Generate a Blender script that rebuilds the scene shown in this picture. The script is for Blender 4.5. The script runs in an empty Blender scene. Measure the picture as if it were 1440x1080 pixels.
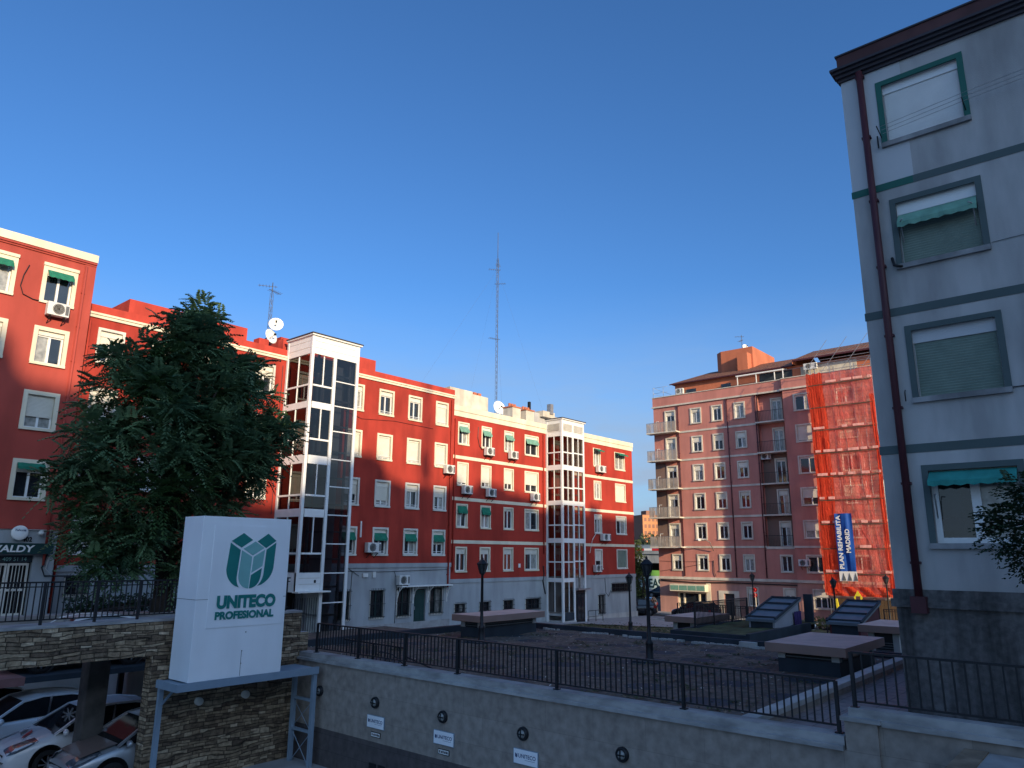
import bpy, math, random
from mathutils import Vector, Matrix
random.seed(7)
R = math.radians
sc = bpy.context.scene
COL = sc.collection

# ------------------------------------------------------------------ camera, sky, sun, exposure
YAW, PITCH, ROLL, FPX = R(40.725), R(13.086), R(0.383), 1026.7
cam = bpy.data.cameras.new('camera'); camo = bpy.data.objects.new('camera', cam); COL.objects.link(camo)
fw = Vector((math.cos(YAW)*math.cos(PITCH), math.sin(YAW)*math.cos(PITCH), math.sin(PITCH)))
rt = Vector((math.sin(YAW), -math.cos(YAW), 0)); up = rt.cross(fw)
rt2 = rt*math.cos(ROLL)+up*math.sin(ROLL); up2 = -rt*math.sin(ROLL)+up*math.cos(ROLL)
mw = Matrix((rt2, up2, -fw)).transposed().to_4x4()
camo.matrix_world = mw
cam.sensor_fit = 'HORIZONTAL'; cam.sensor_width = 36; cam.lens = 36*FPX/1440
cam.clip_start = 0.1; cam.clip_end = 4000
sc.camera = camo
SUN_K, SUN_T = 0.38, 0.27            # light travels along (k, 1, -t)
sdir = Vector((SUN_K, 1, -SUN_T)).normalized()
elev = math.asin(-sdir.z); az = math.atan2(-sdir.x, -sdir.y)   # azimuth of the sun, clockwise from +Y
wd = bpy.data.worlds.new('World'); sc.world = wd; wd.use_nodes = True
nt = wd.node_tree; N = nt.nodes; LK = nt.links
bg = N['Background']; bg.inputs[1].default_value = 0.15
sky = N.new('ShaderNodeTexSky'); sky.sky_type = 'NISHITA'; sky.sun_disc = False
sky.sun_elevation = elev; sky.sun_rotation = az; sky.altitude = 600; sky.air_density = 1.0; sky.dust_density = 0.9; sky.ozone_density = 2.5
tc = N.new('ShaderNodeTexCoord')
# faint low clouds above the horizon
sx = N.new('ShaderNodeSeparateXYZ'); LK.new(tc.outputs['Generated'], sx.inputs[0])
mp = N.new('ShaderNodeMapping'); mp.inputs['Scale'].default_value = (2.2, 2.2, 9); LK.new(tc.outputs['Generated'], mp.inputs[0])
cn = N.new('ShaderNodeTexNoise'); cn.inputs['Scale'].default_value = 2.6; cn.inputs['Detail'].default_value = 7; cn.inputs['Roughness'].default_value = .58; LK.new(mp.outputs[0], cn.inputs['Vector'])
cr = N.new('ShaderNodeMapRange'); cr.inputs[1].default_value = .36; cr.inputs[2].default_value = .66; cr.inputs[3].default_value = .6; LK.new(cn.outputs[0], cr.inputs[0])
hm = N.new('ShaderNodeMapRange'); hm.interpolation_type = 'SMOOTHSTEP'; hm.inputs[1].default_value = .36; hm.inputs[2].default_value = .10; LK.new(sx.outputs[2], hm.inputs[0])
mu = N.new('ShaderNodeMath'); mu.operation = 'MULTIPLY'; LK.new(cr.outputs[0], mu.inputs[0]); LK.new(hm.outputs[0], mu.inputs[1])
mu2 = N.new('ShaderNodeMath'); mu2.operation = 'MULTIPLY'; mu2.inputs[1].default_value = .95; LK.new(mu.outputs[0], mu2.inputs[0])
mix = N.new('ShaderNodeMix'); mix.data_type = 'RGBA'; LK.new(mu2.outputs[0], mix.inputs[0]); hsv = N.new('ShaderNodeMix'); hsv.data_type = 'RGBA'; hsv.blend_type = 'MULTIPLY'; hsv.inputs[0].default_value = 1; 
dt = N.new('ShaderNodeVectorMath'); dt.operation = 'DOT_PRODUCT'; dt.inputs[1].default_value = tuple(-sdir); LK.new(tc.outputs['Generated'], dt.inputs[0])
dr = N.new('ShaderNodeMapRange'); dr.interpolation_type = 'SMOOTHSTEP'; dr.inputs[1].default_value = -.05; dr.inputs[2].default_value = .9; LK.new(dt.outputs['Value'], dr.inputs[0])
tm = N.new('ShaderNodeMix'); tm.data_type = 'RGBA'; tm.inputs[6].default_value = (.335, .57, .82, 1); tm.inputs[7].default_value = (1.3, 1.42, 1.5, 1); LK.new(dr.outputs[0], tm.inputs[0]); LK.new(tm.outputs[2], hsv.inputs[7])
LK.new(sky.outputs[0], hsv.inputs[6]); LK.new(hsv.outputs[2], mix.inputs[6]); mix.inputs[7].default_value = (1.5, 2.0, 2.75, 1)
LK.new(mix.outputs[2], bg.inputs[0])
sl = bpy.data.lights.new('sun', 'SUN'); so = bpy.data.objects.new('sun', sl); COL.objects.link(so)
sl.energy = 3.5; sl.angle = R(0.55); sl.color = (1, .79, .52)
so.rotation_euler = sdir.to_track_quat('-Z', 'Y').to_euler(); so.location = (-20, -60, 60)
sc.view_settings.view_transform = 'Standard'; sc.view_settings.look = 'None'; sc.view_settings.gamma = 1
sc.view_settings.exposure = 0.68
sc.cycles.max_bounces = 7; sc.cycles.transparent_max_bounces = 14; sc.cycles.use_denoising = True

# ------------------------------------------------------------------ materials
def mat(name, col, rough=.8, var=.12, vs=.6, bump=.0, bs=40, metal=0, spec=.3, stain=0, sscale=(.5, .5, .12), coat=0):
    m = bpy.data.materials.new(name); m.use_nodes = True
    n = m.node_tree.nodes; l = m.node_tree.links; b = n['Principled BSDF']
    b.inputs['Roughness'].default_value = rough; b.inputs['Metallic'].default_value = metal
    b.inputs['Specular IOR Level'].default_value = spec; b.inputs['Coat Weight'].default_value = coat
    g = n.new('ShaderNodeNewGeometry')
    def noise(sc_, det, vec=None):
        t = n.new('ShaderNodeTexNoise'); t.inputs['Scale'].default_value = sc_; t.inputs['Detail'].default_value = det
        l.new(vec or g.outputs['Position'], t.inputs['Vector']); return t.outputs[0]
    def scale(fac, lo, hi, a=.3, c=.7):
        r = n.new('ShaderNodeMapRange'); r.inputs[1].default_value = a; r.inputs[2].default_value = c; r.inputs[3].default_value = lo; r.inputs[4].default_value = hi
        l.new(fac, r.inputs[0]); return r.outputs[0]
    f = scale(noise(vs, 6), 1-var, 1+var)
    if stain:
        mp = n.new('ShaderNodeMapping'); mp.inputs['Scale'].default_value = sscale; l.new(g.outputs['Position'], mp.inputs[0])
        s = scale(noise(3, 7, mp.outputs[0]), 1-stain, 1+stain*.3, .35, .6)
        k = n.new('ShaderNodeMath'); k.operation = 'MULTIPLY'; l.new(f, k.inputs[0]); l.new(s, k.inputs[1]); f = k.outputs[0]
    hs = n.new('ShaderNodeHueSaturation'); hs.inputs['Color'].default_value = (*col, 1); l.new(f, hs.inputs['Value'])
    l.new(hs.outputs[0], b.inputs['Base Color'])
    if bump:
        bp = n.new('ShaderNodeBump'); bp.inputs['Strength'].default_value = bump; bp.inputs['Distance'].default_value = .02
        l.new(noise(bs, 5), bp.inputs['Height']); l.new(bp.outputs[0], b.inputs['Normal'])
    return m
def glossy_glass(name, tint, alpha):
    """see-through glazing: tinted transparent + sharp reflection"""
    m = bpy.data.materials.new(name); m.use_nodes = True; n = m.node_tree.nodes; l = m.node_tree.links
    for x in list(n):
        if x.type != 'OUTPUT_MATERIAL': n.remove(x)
    out = [x for x in n if x.type == 'OUTPUT_MATERIAL'][0]
    t = n.new('ShaderNodeBsdfTransparent'); t.inputs[0].default_value = (*tint, 1)
    g = n.new('ShaderNodeBsdfGlossy'); g.inputs['Roughness'].default_value = .02
    f = n.new('ShaderNodeFresnel'); f.inputs[0].default_value = 1.5
    a = n.new('ShaderNodeMath'); a.operation = 'ADD'; a.inputs[1].default_value = alpha; l.new(f.outputs[0], a.inputs[0])
    x = n.new('ShaderNodeMixShader'); l.new(a.outputs[0], x.inputs[0]); l.new(t.outputs[0], x.inputs[1]); l.new(g.outputs[0], x.inputs[2]); l.new(x.outputs[0], out.inputs[0])
    return m
def cloth(name, col, transl=.5, hole=.3, crease=0):
    m = bpy.data.materials.new(name); m.use_nodes = True; n = m.node_tree.nodes; l = m.node_tree.links
    for x in list(n):
        if x.type != 'OUTPUT_MATERIAL': n.remove(x)
    out = [x for x in n if x.type == 'OUTPUT_MATERIAL'][0]
    d = n.new('ShaderNodeBsdfDiffuse'); d.inputs[0].default_value = (*col, 1)
    t = n.new('ShaderNodeBsdfTranslucent'); t.inputs[0].default_value = (*col, 1)
    a = n.new('ShaderNodeMixShader'); a.inputs[0].default_value = transl; l.new(d.outputs[0], a.inputs[1]); l.new(t.outputs[0], a.inputs[2])
    tr = n.new('ShaderNodeBsdfTransparent')
    b = n.new('ShaderNodeMixShader'); l.new(a.outputs[0], b.inputs[1]); l.new(tr.outputs[0], b.inputs[2]); l.new(b.outputs[0], out.inputs[0])
    g = n.new('ShaderNodeNewGeometry'); nz = n.new('ShaderNodeTexNoise'); nz.inputs['Scale'].default_value = 1.3; nz.inputs['Detail'].default_value = 5; l.new(g.outputs['Position'], nz.inputs['Vector'])
    mr = n.new('ShaderNodeMapRange'); mr.inputs[1].default_value = .35; mr.inputs[2].default_value = .65; mr.inputs[3].default_value = hole*.5; mr.inputs[4].default_value = hole*1.4
    l.new(nz.outputs[0], mr.inputs[0]); l.new(mr.outputs[0], b.inputs[0])
    if crease:
        mp = n.new('ShaderNodeMapping'); mp.inputs['Rotation'].default_value = (R(24), 0, 0); mp.inputs['Scale'].default_value = (1, 3.2, .9); l.new(g.outputs['Position'], mp.inputs[0])
        c = n.new('ShaderNodeTexNoise'); c.inputs['Scale'].default_value = 2.1; c.inputs['Detail'].default_value = 9; c.inputs['Roughness'].default_value = .68; c.inputs['Distortion'].default_value = .8; l.new(mp.outputs[0], c.inputs['Vector'])
        bp = n.new('ShaderNodeBump'); bp.inputs['Strength'].default_value = crease; bp.inputs['Distance'].default_value = .35; l.new(c.outputs[0], bp.inputs['Height']); l.new(bp.outputs[0], d.inputs['Normal']); l.new(bp.outputs[0], t.inputs['Normal'])
        h = n.new('ShaderNodeHueSaturation'); h.inputs['Color'].default_value = (*col, 1); v = n.new('ShaderNodeMapRange'); v.inputs[1].default_value = .32; v.inputs[2].default_value = .66; v.inputs[3].default_value = .78; v.inputs[4].default_value = 1.15  # crease shading also put into the colour, hollows darker
        l.new(c.outputs[0], v.inputs[0]); l.new(v.outputs[0], h.inputs['Value']); l.new(h.outputs[0], d.inputs[0]); l.new(h.outputs[0], t.inputs[0])
    return m
def leaf_mat(name, c1, c2, ns=1.2, transl=.3):
    m = bpy.data.materials.new(name); m.use_nodes = True; n = m.node_tree.nodes; l = m.node_tree.links
    b = n['Principled BSDF']; out = [x for x in n if x.type == 'OUTPUT_MATERIAL'][0]
    g = n.new('ShaderNodeNewGeometry'); nz = n.new('ShaderNodeTexNoise'); nz.inputs['Scale'].default_value = ns; nz.inputs['Detail'].default_value = 4; l.new(g.outputs['Position'], nz.inputs['Vector'])
    r = n.new('ShaderNodeValToRGB'); r.color_ramp.elements[0].position = .35; r.color_ramp.elements[1].position = .66
    r.color_ramp.elements[0].color = (*c1, 1); r.color_ramp.elements[1].color = (*c2, 1); l.new(nz.outputs[0], r.inputs[0]); l.new(r.outputs[0], b.inputs['Base Color'])
    b.inputs['Roughness'].default_value = .55; b.inputs['Specular IOR Level'].default_value = .3
    t = n.new('ShaderNodeBsdfTranslucent'); l.new(r.outputs[0], t.inputs[0]); x = n.new('ShaderNodeMixShader'); x.inputs[0].default_value = transl
    l.new(b.outputs[0], x.inputs[1]); l.new(t.outputs[0], x.inputs[2]); l.new(x.outputs[0], out.inputs[0]); return m
def blocks(name, c1, c2, mortar, bw, rh, axis, msize=.02, bump=.6, rough=.9, squash=1, cvar=.5, offset=.5):
    """stone / tile courses in metres; axis: 'x' wall along X, 'y' wall along Y, 'z' floor"""
    m = bpy.data.materials.new(name); m.use_nodes = True; n = m.node_tree.nodes; l = m.node_tree.links; b = n['Principled BSDF']
    b.inputs['Roughness'].default_value = rough; b.inputs['Specular IOR Level'].default_value = .25
    g = n.new('ShaderNodeNewGeometry'); s = n.new('ShaderNodeSeparateXYZ'); c = n.new('ShaderNodeCombineXYZ'); l.new(g.outputs['Position'], s.inputs[0])
    ab = {'x': (0, 2), 'y': (1, 2), 'z': (0, 1)}[axis]
    nz0 = n.new('ShaderNodeTexNoise'); nz0.inputs['Scale'].default_value = 1.7; l.new(g.outputs['Position'], nz0.inputs['Vector'])
    wob = n.new('ShaderNodeMath'); wob.operation = 'MULTIPLY_ADD'; wob.inputs[1].default_value = .10 if bump > .5 else 0; l.new(nz0.outputs[0], wob.inputs[0]); l.new(s.outputs[ab[1]], wob.inputs[2])
    l.new(s.outputs[ab[0]], c.inputs[0]); l.new(wob.outputs[0], c.inputs[1])
    t = n.new('ShaderNodeTexBrick'); t.inputs['Scale'].default_value = 1; t.inputs['Brick Width'].default_value = bw; t.inputs['Row Height'].default_value = rh; t.inputs['Mortar Size'].default_value = msize
    t.inputs['Mortar Smooth'].default_value = .3; t.inputs['Bias'].default_value = 0; t.offset = offset; t.squash = squash; t.squash_frequency = 3
    t.inputs['Color1'].default_value = (*c1, 1); t.inputs['Color2'].default_value = (*c2, 1); t.inputs['Mortar'].default_value = (*mortar, 1); l.new(c.outputs[0], t.inputs['Vector'])
    nz = n.new('ShaderNodeTexNoise'); nz.inputs['Scale'].default_value = 5; nz.inputs['Detail'].default_value = 7; l.new(g.outputs['Position'], nz.inputs['Vector'])
    mr = n.new('ShaderNodeMapRange'); mr.inputs[1].default_value = .3; mr.inputs[2].default_value = .7; mr.inputs[3].default_value = 1-cvar; mr.inputs[4].default_value = 1+cvar; l.new(nz.outputs[0], mr.inputs[0])
    hs = n.new('ShaderNodeHueSaturation'); l.new(t.outputs[0], hs.inputs['Color']); l.new(mr.outputs[0], hs.inputs['Value']); l.new(hs.outputs[0], b.inputs['Base Color'])
    bp = n.new('ShaderNodeBump'); bp.inputs['Strength'].default_value = bump; bp.inputs['Distance'].default_value = .03; bp.invert = True
    ad = n.new('ShaderNodeMath'); ad.operation = 'MULTIPLY_ADD'; ad.inputs[1].default_value = -.6; l.new(nz.outputs[0], ad.inputs[0]); l.new(t.outputs['Fac'], ad.inputs[2])
    l.new(ad.outputs[0], bp.inputs['Height']); l.new(bp.outputs[0], b.inputs['Normal']); return m

def ledge(name, axis):
    m = bpy.data.materials.new(name); m.use_nodes = True; n = m.node_tree.nodes; l = m.node_tree.links; b = n['Principled BSDF']
    b.inputs['Roughness'].default_value = .9; b.inputs['Specular IOR Level'].default_value = .25
    g = n.new('ShaderNodeNewGeometry'); sp0 = n.new('ShaderNodeSeparateXYZ'); l.new(g.outputs['Position'], sp0.inputs[0])
    def mt(op, a, b_=None, c=None):
        q = n.new('ShaderNodeMath'); q.operation = op
        for i, x in enumerate((a, b_, c)):
            if x is None: continue
            if isinstance(x, (int, float)): q.inputs[i].default_value = x
            else: l.new(x, q.inputs[i])
        return q.outputs[0]
    def wn(x, y=None):
        q = n.new('ShaderNodeTexWhiteNoise'); q.noise_dimensions = '2D'; c = n.new('ShaderNodeCombineXYZ'); l.new(x, c.inputs[0])
        if y is not None: l.new(y, c.inputs[1])
        l.new(c.outputs[0], q.inputs['Vector']); return q.outputs['Value']
    wm = n.new('ShaderNodeMapping'); wm.inputs['Scale'].default_value = (.5, .5, 2.6); l.new(g.outputs['Position'], wm.inputs[0]); wz = n.new('ShaderNodeTexNoise'); wz.inputs['Scale'].default_value = 1.9; wz.inputs['Detail'].default_value = 2; l.new(wm.outputs[0], wz.inputs['Vector'])
    u = sp0.outputs[0 if axis == 'x' else 1]; v = mt('MULTIPLY_ADD', wz.outputs[0], 3.2, mt('MULTIPLY', sp0.outputs[2], 12.0))
    row = mt('FLOOR', v); xs = mt('ADD', mt('MULTIPLY', u, mt('MULTIPLY_ADD', wn(row), 3.6, 1.3)), mt('MULTIPLY', wn(row, row), 17)); cell = mt('FLOOR', xs)
    rv = wn(row, cell); rv2 = wn(cell, row)
    fz = mt('FRACT', v); fx = mt('FRACT', xs); dz = mt('MINIMUM', fz, mt('SUBTRACT', 1, fz)); dx = mt('MULTIPLY', mt('MINIMUM', fx, mt('SUBTRACT', 1, fx)), 3.5); dd = mt('MINIMUM', dz, dx)
    r = n.new('ShaderNodeValToRGB'); e = r.color_ramp.elements; e[0].color = (.12, .085, .06, 1); e[1].color = (.55, .43, .30, 1); e[1].position = 1
    for p, c in ((.3, (.20, .145, .095, 1)), (.65, (.30, .22, .14, 1)), (.9, (.38, .29, .19, 1))): x = e.new(p); x.color = c
    l.new(rv, r.inputs[0])
    ed = n.new('ShaderNodeMapRange'); ed.inputs[1].default_value = .0; ed.inputs[2].default_value = .16; ed.inputs[3].default_value = .22; ed.inputs[4].default_value = 1; l.new(dd, ed.inputs[0])
    nz = n.new('ShaderNodeTexNoise'); nz.inputs['Scale'].default_value = 9; nz.inputs['Detail'].default_value = 7; l.new(g.outputs['Position'], nz.inputs['Vector'])
    mr = n.new('ShaderNodeMapRange'); mr.inputs[1].default_value = .3; mr.inputs[2].default_value = .7; mr.inputs[3].default_value = .6; mr.inputs[4].default_value = 1.35; l.new(nz.outputs[0], mr.inputs[0])
    k = n.new('ShaderNodeMath'); k.operation = 'MULTIPLY'; l.new(ed.outputs[0], k.inputs[0]); l.new(mr.outputs[0], k.inputs[1])
    hs = n.new('ShaderNodeHueSaturation'); l.new(r.outputs[0], hs.inputs['Color']); l.new(k.outputs[0], hs.inputs['Value']); l.new(hs.outputs[0], b.inputs['Base Color'])
    h = n.new('ShaderNodeMath'); h.operation = 'MULTIPLY_ADD'; h.inputs[1].default_value = .8; l.new(rv2, h.inputs[0]); l.new(k.outputs[0], h.inputs[2])
    bp = n.new('ShaderNodeBump'); bp.inputs['Strength'].default_value = .9; bp.inputs['Distance'].default_value = .035; l.new(h.outputs[0], bp.inputs['Height']); l.new(bp.outputs[0], b.inputs['Normal']); return m
M = {}
M['red'] = mat('red plaster', (.37, .040, .026), .85, .13, .5, .15, 60, stain=.2)
M['redl'] = mat('faded red plaster', (.40, .068, .05), .85, .10, .5, .15, 60, stain=.14)
M['red2'] = mat('red plaster bright', (.385, .039, .025), .85, .10, .45, .15, 60, stain=.16)
M['redtop'] = mat('terracotta parapet', (.46, .055, .036), .85, .12, .8, .1, 60, stain=.2)
M['salmon'] = mat('salmon plaster', (.53, .215, .175), .88, .09, .4, .15, 50, stain=.12)
M['salmonlow'] = mat('pale salmon plaster', (.46, .25, .21), .88, .10, .4, .15, 50, stain=.15)
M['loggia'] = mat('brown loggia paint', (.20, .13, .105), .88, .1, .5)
M['cream'] = mat('cream trim', (.74, .66, .50), .75, .08, 1.2, .1, 50, stain=.10)
M['white'] = mat('white paint', (.80, .79, .75), .5, .05, 2)
M['trimgrey'] = mat('grey white window surround', (.66, .63, .56), .75, .08, 2, stain=.10)
M['strim'] = mat('pale stone surround', (.62, .57, .48), .8, .10, 2, stain=.15)
M['pvc'] = mat('white pvc', (.78, .78, .76), .35, .04, 3, spec=.5)
M['shutter'] = mat('cream roller shutter', (.70, .67, .58), .5, .06, 3)
M['shuttergrn'] = mat('faded green shutter', (.20, .26, .22), .5, .1, 3)
M['awning'] = mat('green awning', (.016, .17, .105), .8, .15, 4)
M['awningteal'] = mat('teal awning', (.03, .24, .21), .8, .2, 3)
M['awningpale'] = mat('faded green awning', (.16, .33, .25), .8, .15, 4)
M['grey'] = mat('grey blue plinth', (.36, .38, .39), .85, .10, .5, .2, 30, stain=.16)
M['greylt'] = mat('pale concrete', (.44, .43, .41), .85, .14, 1.0, .2, 30, stain=.2)
M['gwall'] = mat('weathered grey render', (.42, .41, .40), .9, .13, .45, .25, 45, stain=.24)
M['gpatch'] = mat('fresh grey paint', (.52, .53, .54), .9, .05, .4, .2, 45)
M['gsill'] = mat('grey stone sill', (.27, .27, .27), .85, .2, 3, stain=.3)
M['gband'] = mat('dark green grey paint', (.085, .115, .115), .8, .10, .8)
M['gband_top'] = mat('deep green paint', (.025, .125, .10), .7, .10, .8)
M['gcorn'] = mat('dark red brown cornice', (.10, .045, .045), .8, .15, 1, stain=.2)
M['gcorn2'] = mat('dark slate moulding', (.055, .05, .06), .8, .15, 1)
M['maroon'] = mat('maroon pipe paint', (.075, .022, .028), .5, .15, 2)
M['granite'] = mat('rough granite render', (.115, .11, .108), .95, .3, 9, .5, 35, stain=.5, sscale=(1.4, 1.4, .10))
M['wwall'] = blocks('retaining wall panels', (.28, .24, .205), (.305, .262, .225), (.235, .20, .17), 1.2, .6, 'y', .006, .15, .85, cvar=.22)
M['wbase'] = blocks('dark plinth tiles', (.085, .072, .072), (.10, .085, .082), (.06, .05, .05), .8, .4, 'y', .006, .15, .8, cvar=.2)
M['coping'] = mat('weathered concrete coping', (.36, .355, .345), .85, .16, 2.5, .2, 25, stain=.28, sscale=(.5, .5, 2))
M['stone'] = ledge('ledge stone cladding', 'x')
M['stoney'] = ledge('ledge stone cladding side', 'y')
M['soil'] = mat('dry brown soil', (.145, .112, .092), 1, .38, 3.2, .9, 14, stain=.30, sscale=(2.5, 2.5, 2.5))
M['grass'] = mat('worn grass', (.075, .082, .035), 1, .45, 1.3, .8, 12, stain=.4, sscale=(1, 1, 1))
M['pave'] = mat('pale pavement', (.34, .33, .32), .9, .15, .8, .1, 20, stain=.15, sscale=(1, 1, 1))
M['tile'] = blocks('pink grey paving', (.26, .20, .19), (.23, .19, .185), (.13, .11, .11), .4, .4, 'z', .012, .2, .85, cvar=.2, offset=0)
M['asphalt'] = mat('asphalt', (.055, .055, .058), .9, .2, 1, .3, 40)
M['earth'] = mat('dry earth', (.06, .055, .05), 1, .3, .1)
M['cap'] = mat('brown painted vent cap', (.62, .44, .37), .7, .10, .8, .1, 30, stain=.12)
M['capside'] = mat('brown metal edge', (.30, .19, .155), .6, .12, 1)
M['navy'] = mat('dark slate paint', (.030, .040, .052), .75, .2, 1, stain=.2)
M['louver'] = mat('black louvre', (.012, .013, .016), .5, .1, 2)
M['iron'] = mat('black iron', (.011, .012, .015), .5, .2, 3, spec=.4)
M['signwhite'] = mat('white sign panel', (.86, .88, .90), .45, .03, .8, spec=.4, stain=.05)
M['signsteel'] = mat('blue grey steel', (.23, .30, .37), .45, .10, 2, spec=.4)
M['teal'] = mat('dark teal lettering', (.018, .20, .18), .5, .06, 3)
M['teallt'] = mat('light teal print', (.22, .47, .45), .5, .06, 3)
M['navytxt'] = mat('navy print', (.02, .05, .14), .6, .05, 3)
M['glass'] = mat('window glass', (.018, .022, .028), .06, .3, 1.5, spec=.8)
M['curtain'] = mat('net curtain behind glass', (.30, .30, .28), .12, .35, 5, spec=.7)
M['curtainred'] = mat('red curtain behind glass', (.25, .06, .035), .12, .35, 9, spec=.6)
M['black'] = mat('black void', (.006, .006, .007), .6, .1, 1)
M['dgreen'] = mat('dark green door', (.012, .045, .042), .5, .1, 2)
M['towerglass'] = glossy_glass('lift tower glazing', (.50, .47, .46), .04)
M['bluetower'] = glossy_glass('dark lift tower glazing', (.16, .17, .20), .02)
M['paleglass'] = cloth('balcony screen', (.62, .57, .50), .5, .35)
M['tileroof'] = blocks('terracotta roof tiles', (.34, .15, .085), (.27, .115, .07), (.10, .05, .035), .30, .38, 'y', .05, .8, .9, cvar=.35)
M['turret'] = mat('orange red render', (.50, .16, .085), .9, .08, .6, stain=.1)
M['chim'] = mat('cream chimney render', (.62, .56, .46), .9, .12, 2, stain=.2)
M['maststeel'] = mat('weathered mast steel', (.10, .11, .13), .6, .1, 3)
M['steel'] = mat('galvanised steel', (.38, .38, .38), .4, .15, 4, metal=.6)
M['acbody'] = mat('off white casing', (.66, .66, .63), .5, .06, 3)
M['acgrille'] = mat('grey grille', (.12, .125, .13), .5, .2, 20)
M['orange'] = cloth('orange safety net', (.90, .20, .17), .45, .38, .7)
M['orange2'] = cloth('dense orange net', (.85, .095, .045), .45, .14, .6)
M['orange3'] = cloth('doubled orange net', (.85, .085, .04), .2, .03)
M['litboard'] = mat('sunlit board through net', (.85, .40, .33), .9, .25, 4)  # sunlit look of boards behind the net, put into the colour
M['banner'] = mat('blue banner cloth', (.012, .075, .33), .6, .15, 1.5, .1, 8)
M['plank'] = mat('scaffold plank', (.66, .58, .48), .9, .2, 3)
M['hoard'] = mat('brown hoarding', (.10, .07, .045), .9, .2, 1)
M['leaf'] = leaf_mat('tree leaves', (.050, .105, .055), (.16, .26, .12), .8, .25)
M['leaf2'] = leaf_mat('dark leaves', (.016, .036, .020), (.035, .07, .03), 2.5)
M['leaf3'] = leaf_mat('yellow green leaves', (.045, .075, .018), (.12, .15, .035), 2)
M['leaf4'] = leaf_mat('far leaves', (.03, .05, .02), (.08, .10, .04), .4)
M['leafbright'] = leaf_mat('bright new leaves', (.03, .07, .022), (.06, .12, .035), 2)
M['bark'] = mat('dark bark', (.045, .036, .030), .95, .3, 4, .8, 14)
M['carwhite'] = mat('white car paint', (.72, .73, .75), .25, .03, 1, spec=.5, coat=.6)
M['carsilver'] = mat('silver car paint', (.33, .35, .37), .28, .05, 1, metal=.5, coat=.6)
M['cardark'] = mat('dark car paint', (.02, .022, .027), .25, .05, 1, coat=.6)
M['carhood'] = mat('brown grey bonnet film', (.16, .125, .11), .35, .08, 2, coat=.4)
M['carglass'] = mat('dark car glass', (.010, .012, .015), .05, .2, 1, spec=.8)
M['tyre'] = mat('tyre rubber', (.015, .015, .016), .85, .1, 3)
M['rim'] = mat('alloy rim', (.42, .43, .45), .3, .05, 3, metal=.7)
M['lamp'] = mat('headlight lens', (.07, .08, .095), .08, .3, 12, spec=.8)
M['redmark'] = mat('red decal', (.42, .05, .05), .4, .1, 3)
M['tail'] = mat('red tail lens', (.25, .012, .012), .2, .1, 3)
M['orangebrick'] = mat('orange brick', (.50, .22, .10), .9, .12, .12)
M['shadebrick'] = mat('shaded orange brick', (.26, .13, .09), .9, .12, .12)  # orange brick darkened for the shaded side; also colours the windows
M['bridge'] = mat('grey bridge concrete', (.30, .32, .33), .9, .15, .2, stain=.2)
M['lime'] = mat('lime spray paint', (.25, .55, .10), .8, .1, 1)
M['mint'] = mat('pale mint spray paint', (.62, .74, .66), .8, .1, 1)
M['yellow'] = mat('yellow paint', (.75, .62, .04), .6, .1, 2)
M['blue'] = mat('blue plastic', (.03, .08, .42), .5, .1, 2)
M['redpl'] = mat('red plastic', (.55, .03, .03), .5, .1, 2)
M['cyan'] = mat('turquoise plastic', (.10, .55, .55), .5, .1, 2)
M['shed'] = mat('blue grey metal roofing', (.13, .155, .18), .5, .15, 1.5, spec=.4)
M['shedwall'] = mat('pale grey boarding', (.34, .33, .36), .8, .12, 1)
M['purple'] = mat('purple cloth', (.05, .025, .11), .9, .2, 2)
M['darkred'] = mat('dark red boarding', (.11, .03, .032), .8, .15, 2)
M['bin'] = mat('dark green bin', (.01, .03, .025), .6, .1, 2)
M['lampglass'] = mat('smoky lantern glass', (.06, .065, .07), .15, .2, 6, spec=.6)
M['bulk'] = mat('frosted bulkhead glass', (.28, .29, .28), .3, .15, 20, spec=.5)
M['garage'] = mat('garage concrete', (.34, .335, .33), .9, .2, 1)
M['pillardark'] = mat('dark exposed concrete', (.085, .078, .072), .9, .3, 3, .4, 20)
M['tan'] = mat('tan stone edge', (.26, .19, .13), .9, .25, 4, stain=.3)
M['pink'] = mat('faded red steel', (.25, .12, .11), .7, .2, 2)

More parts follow.
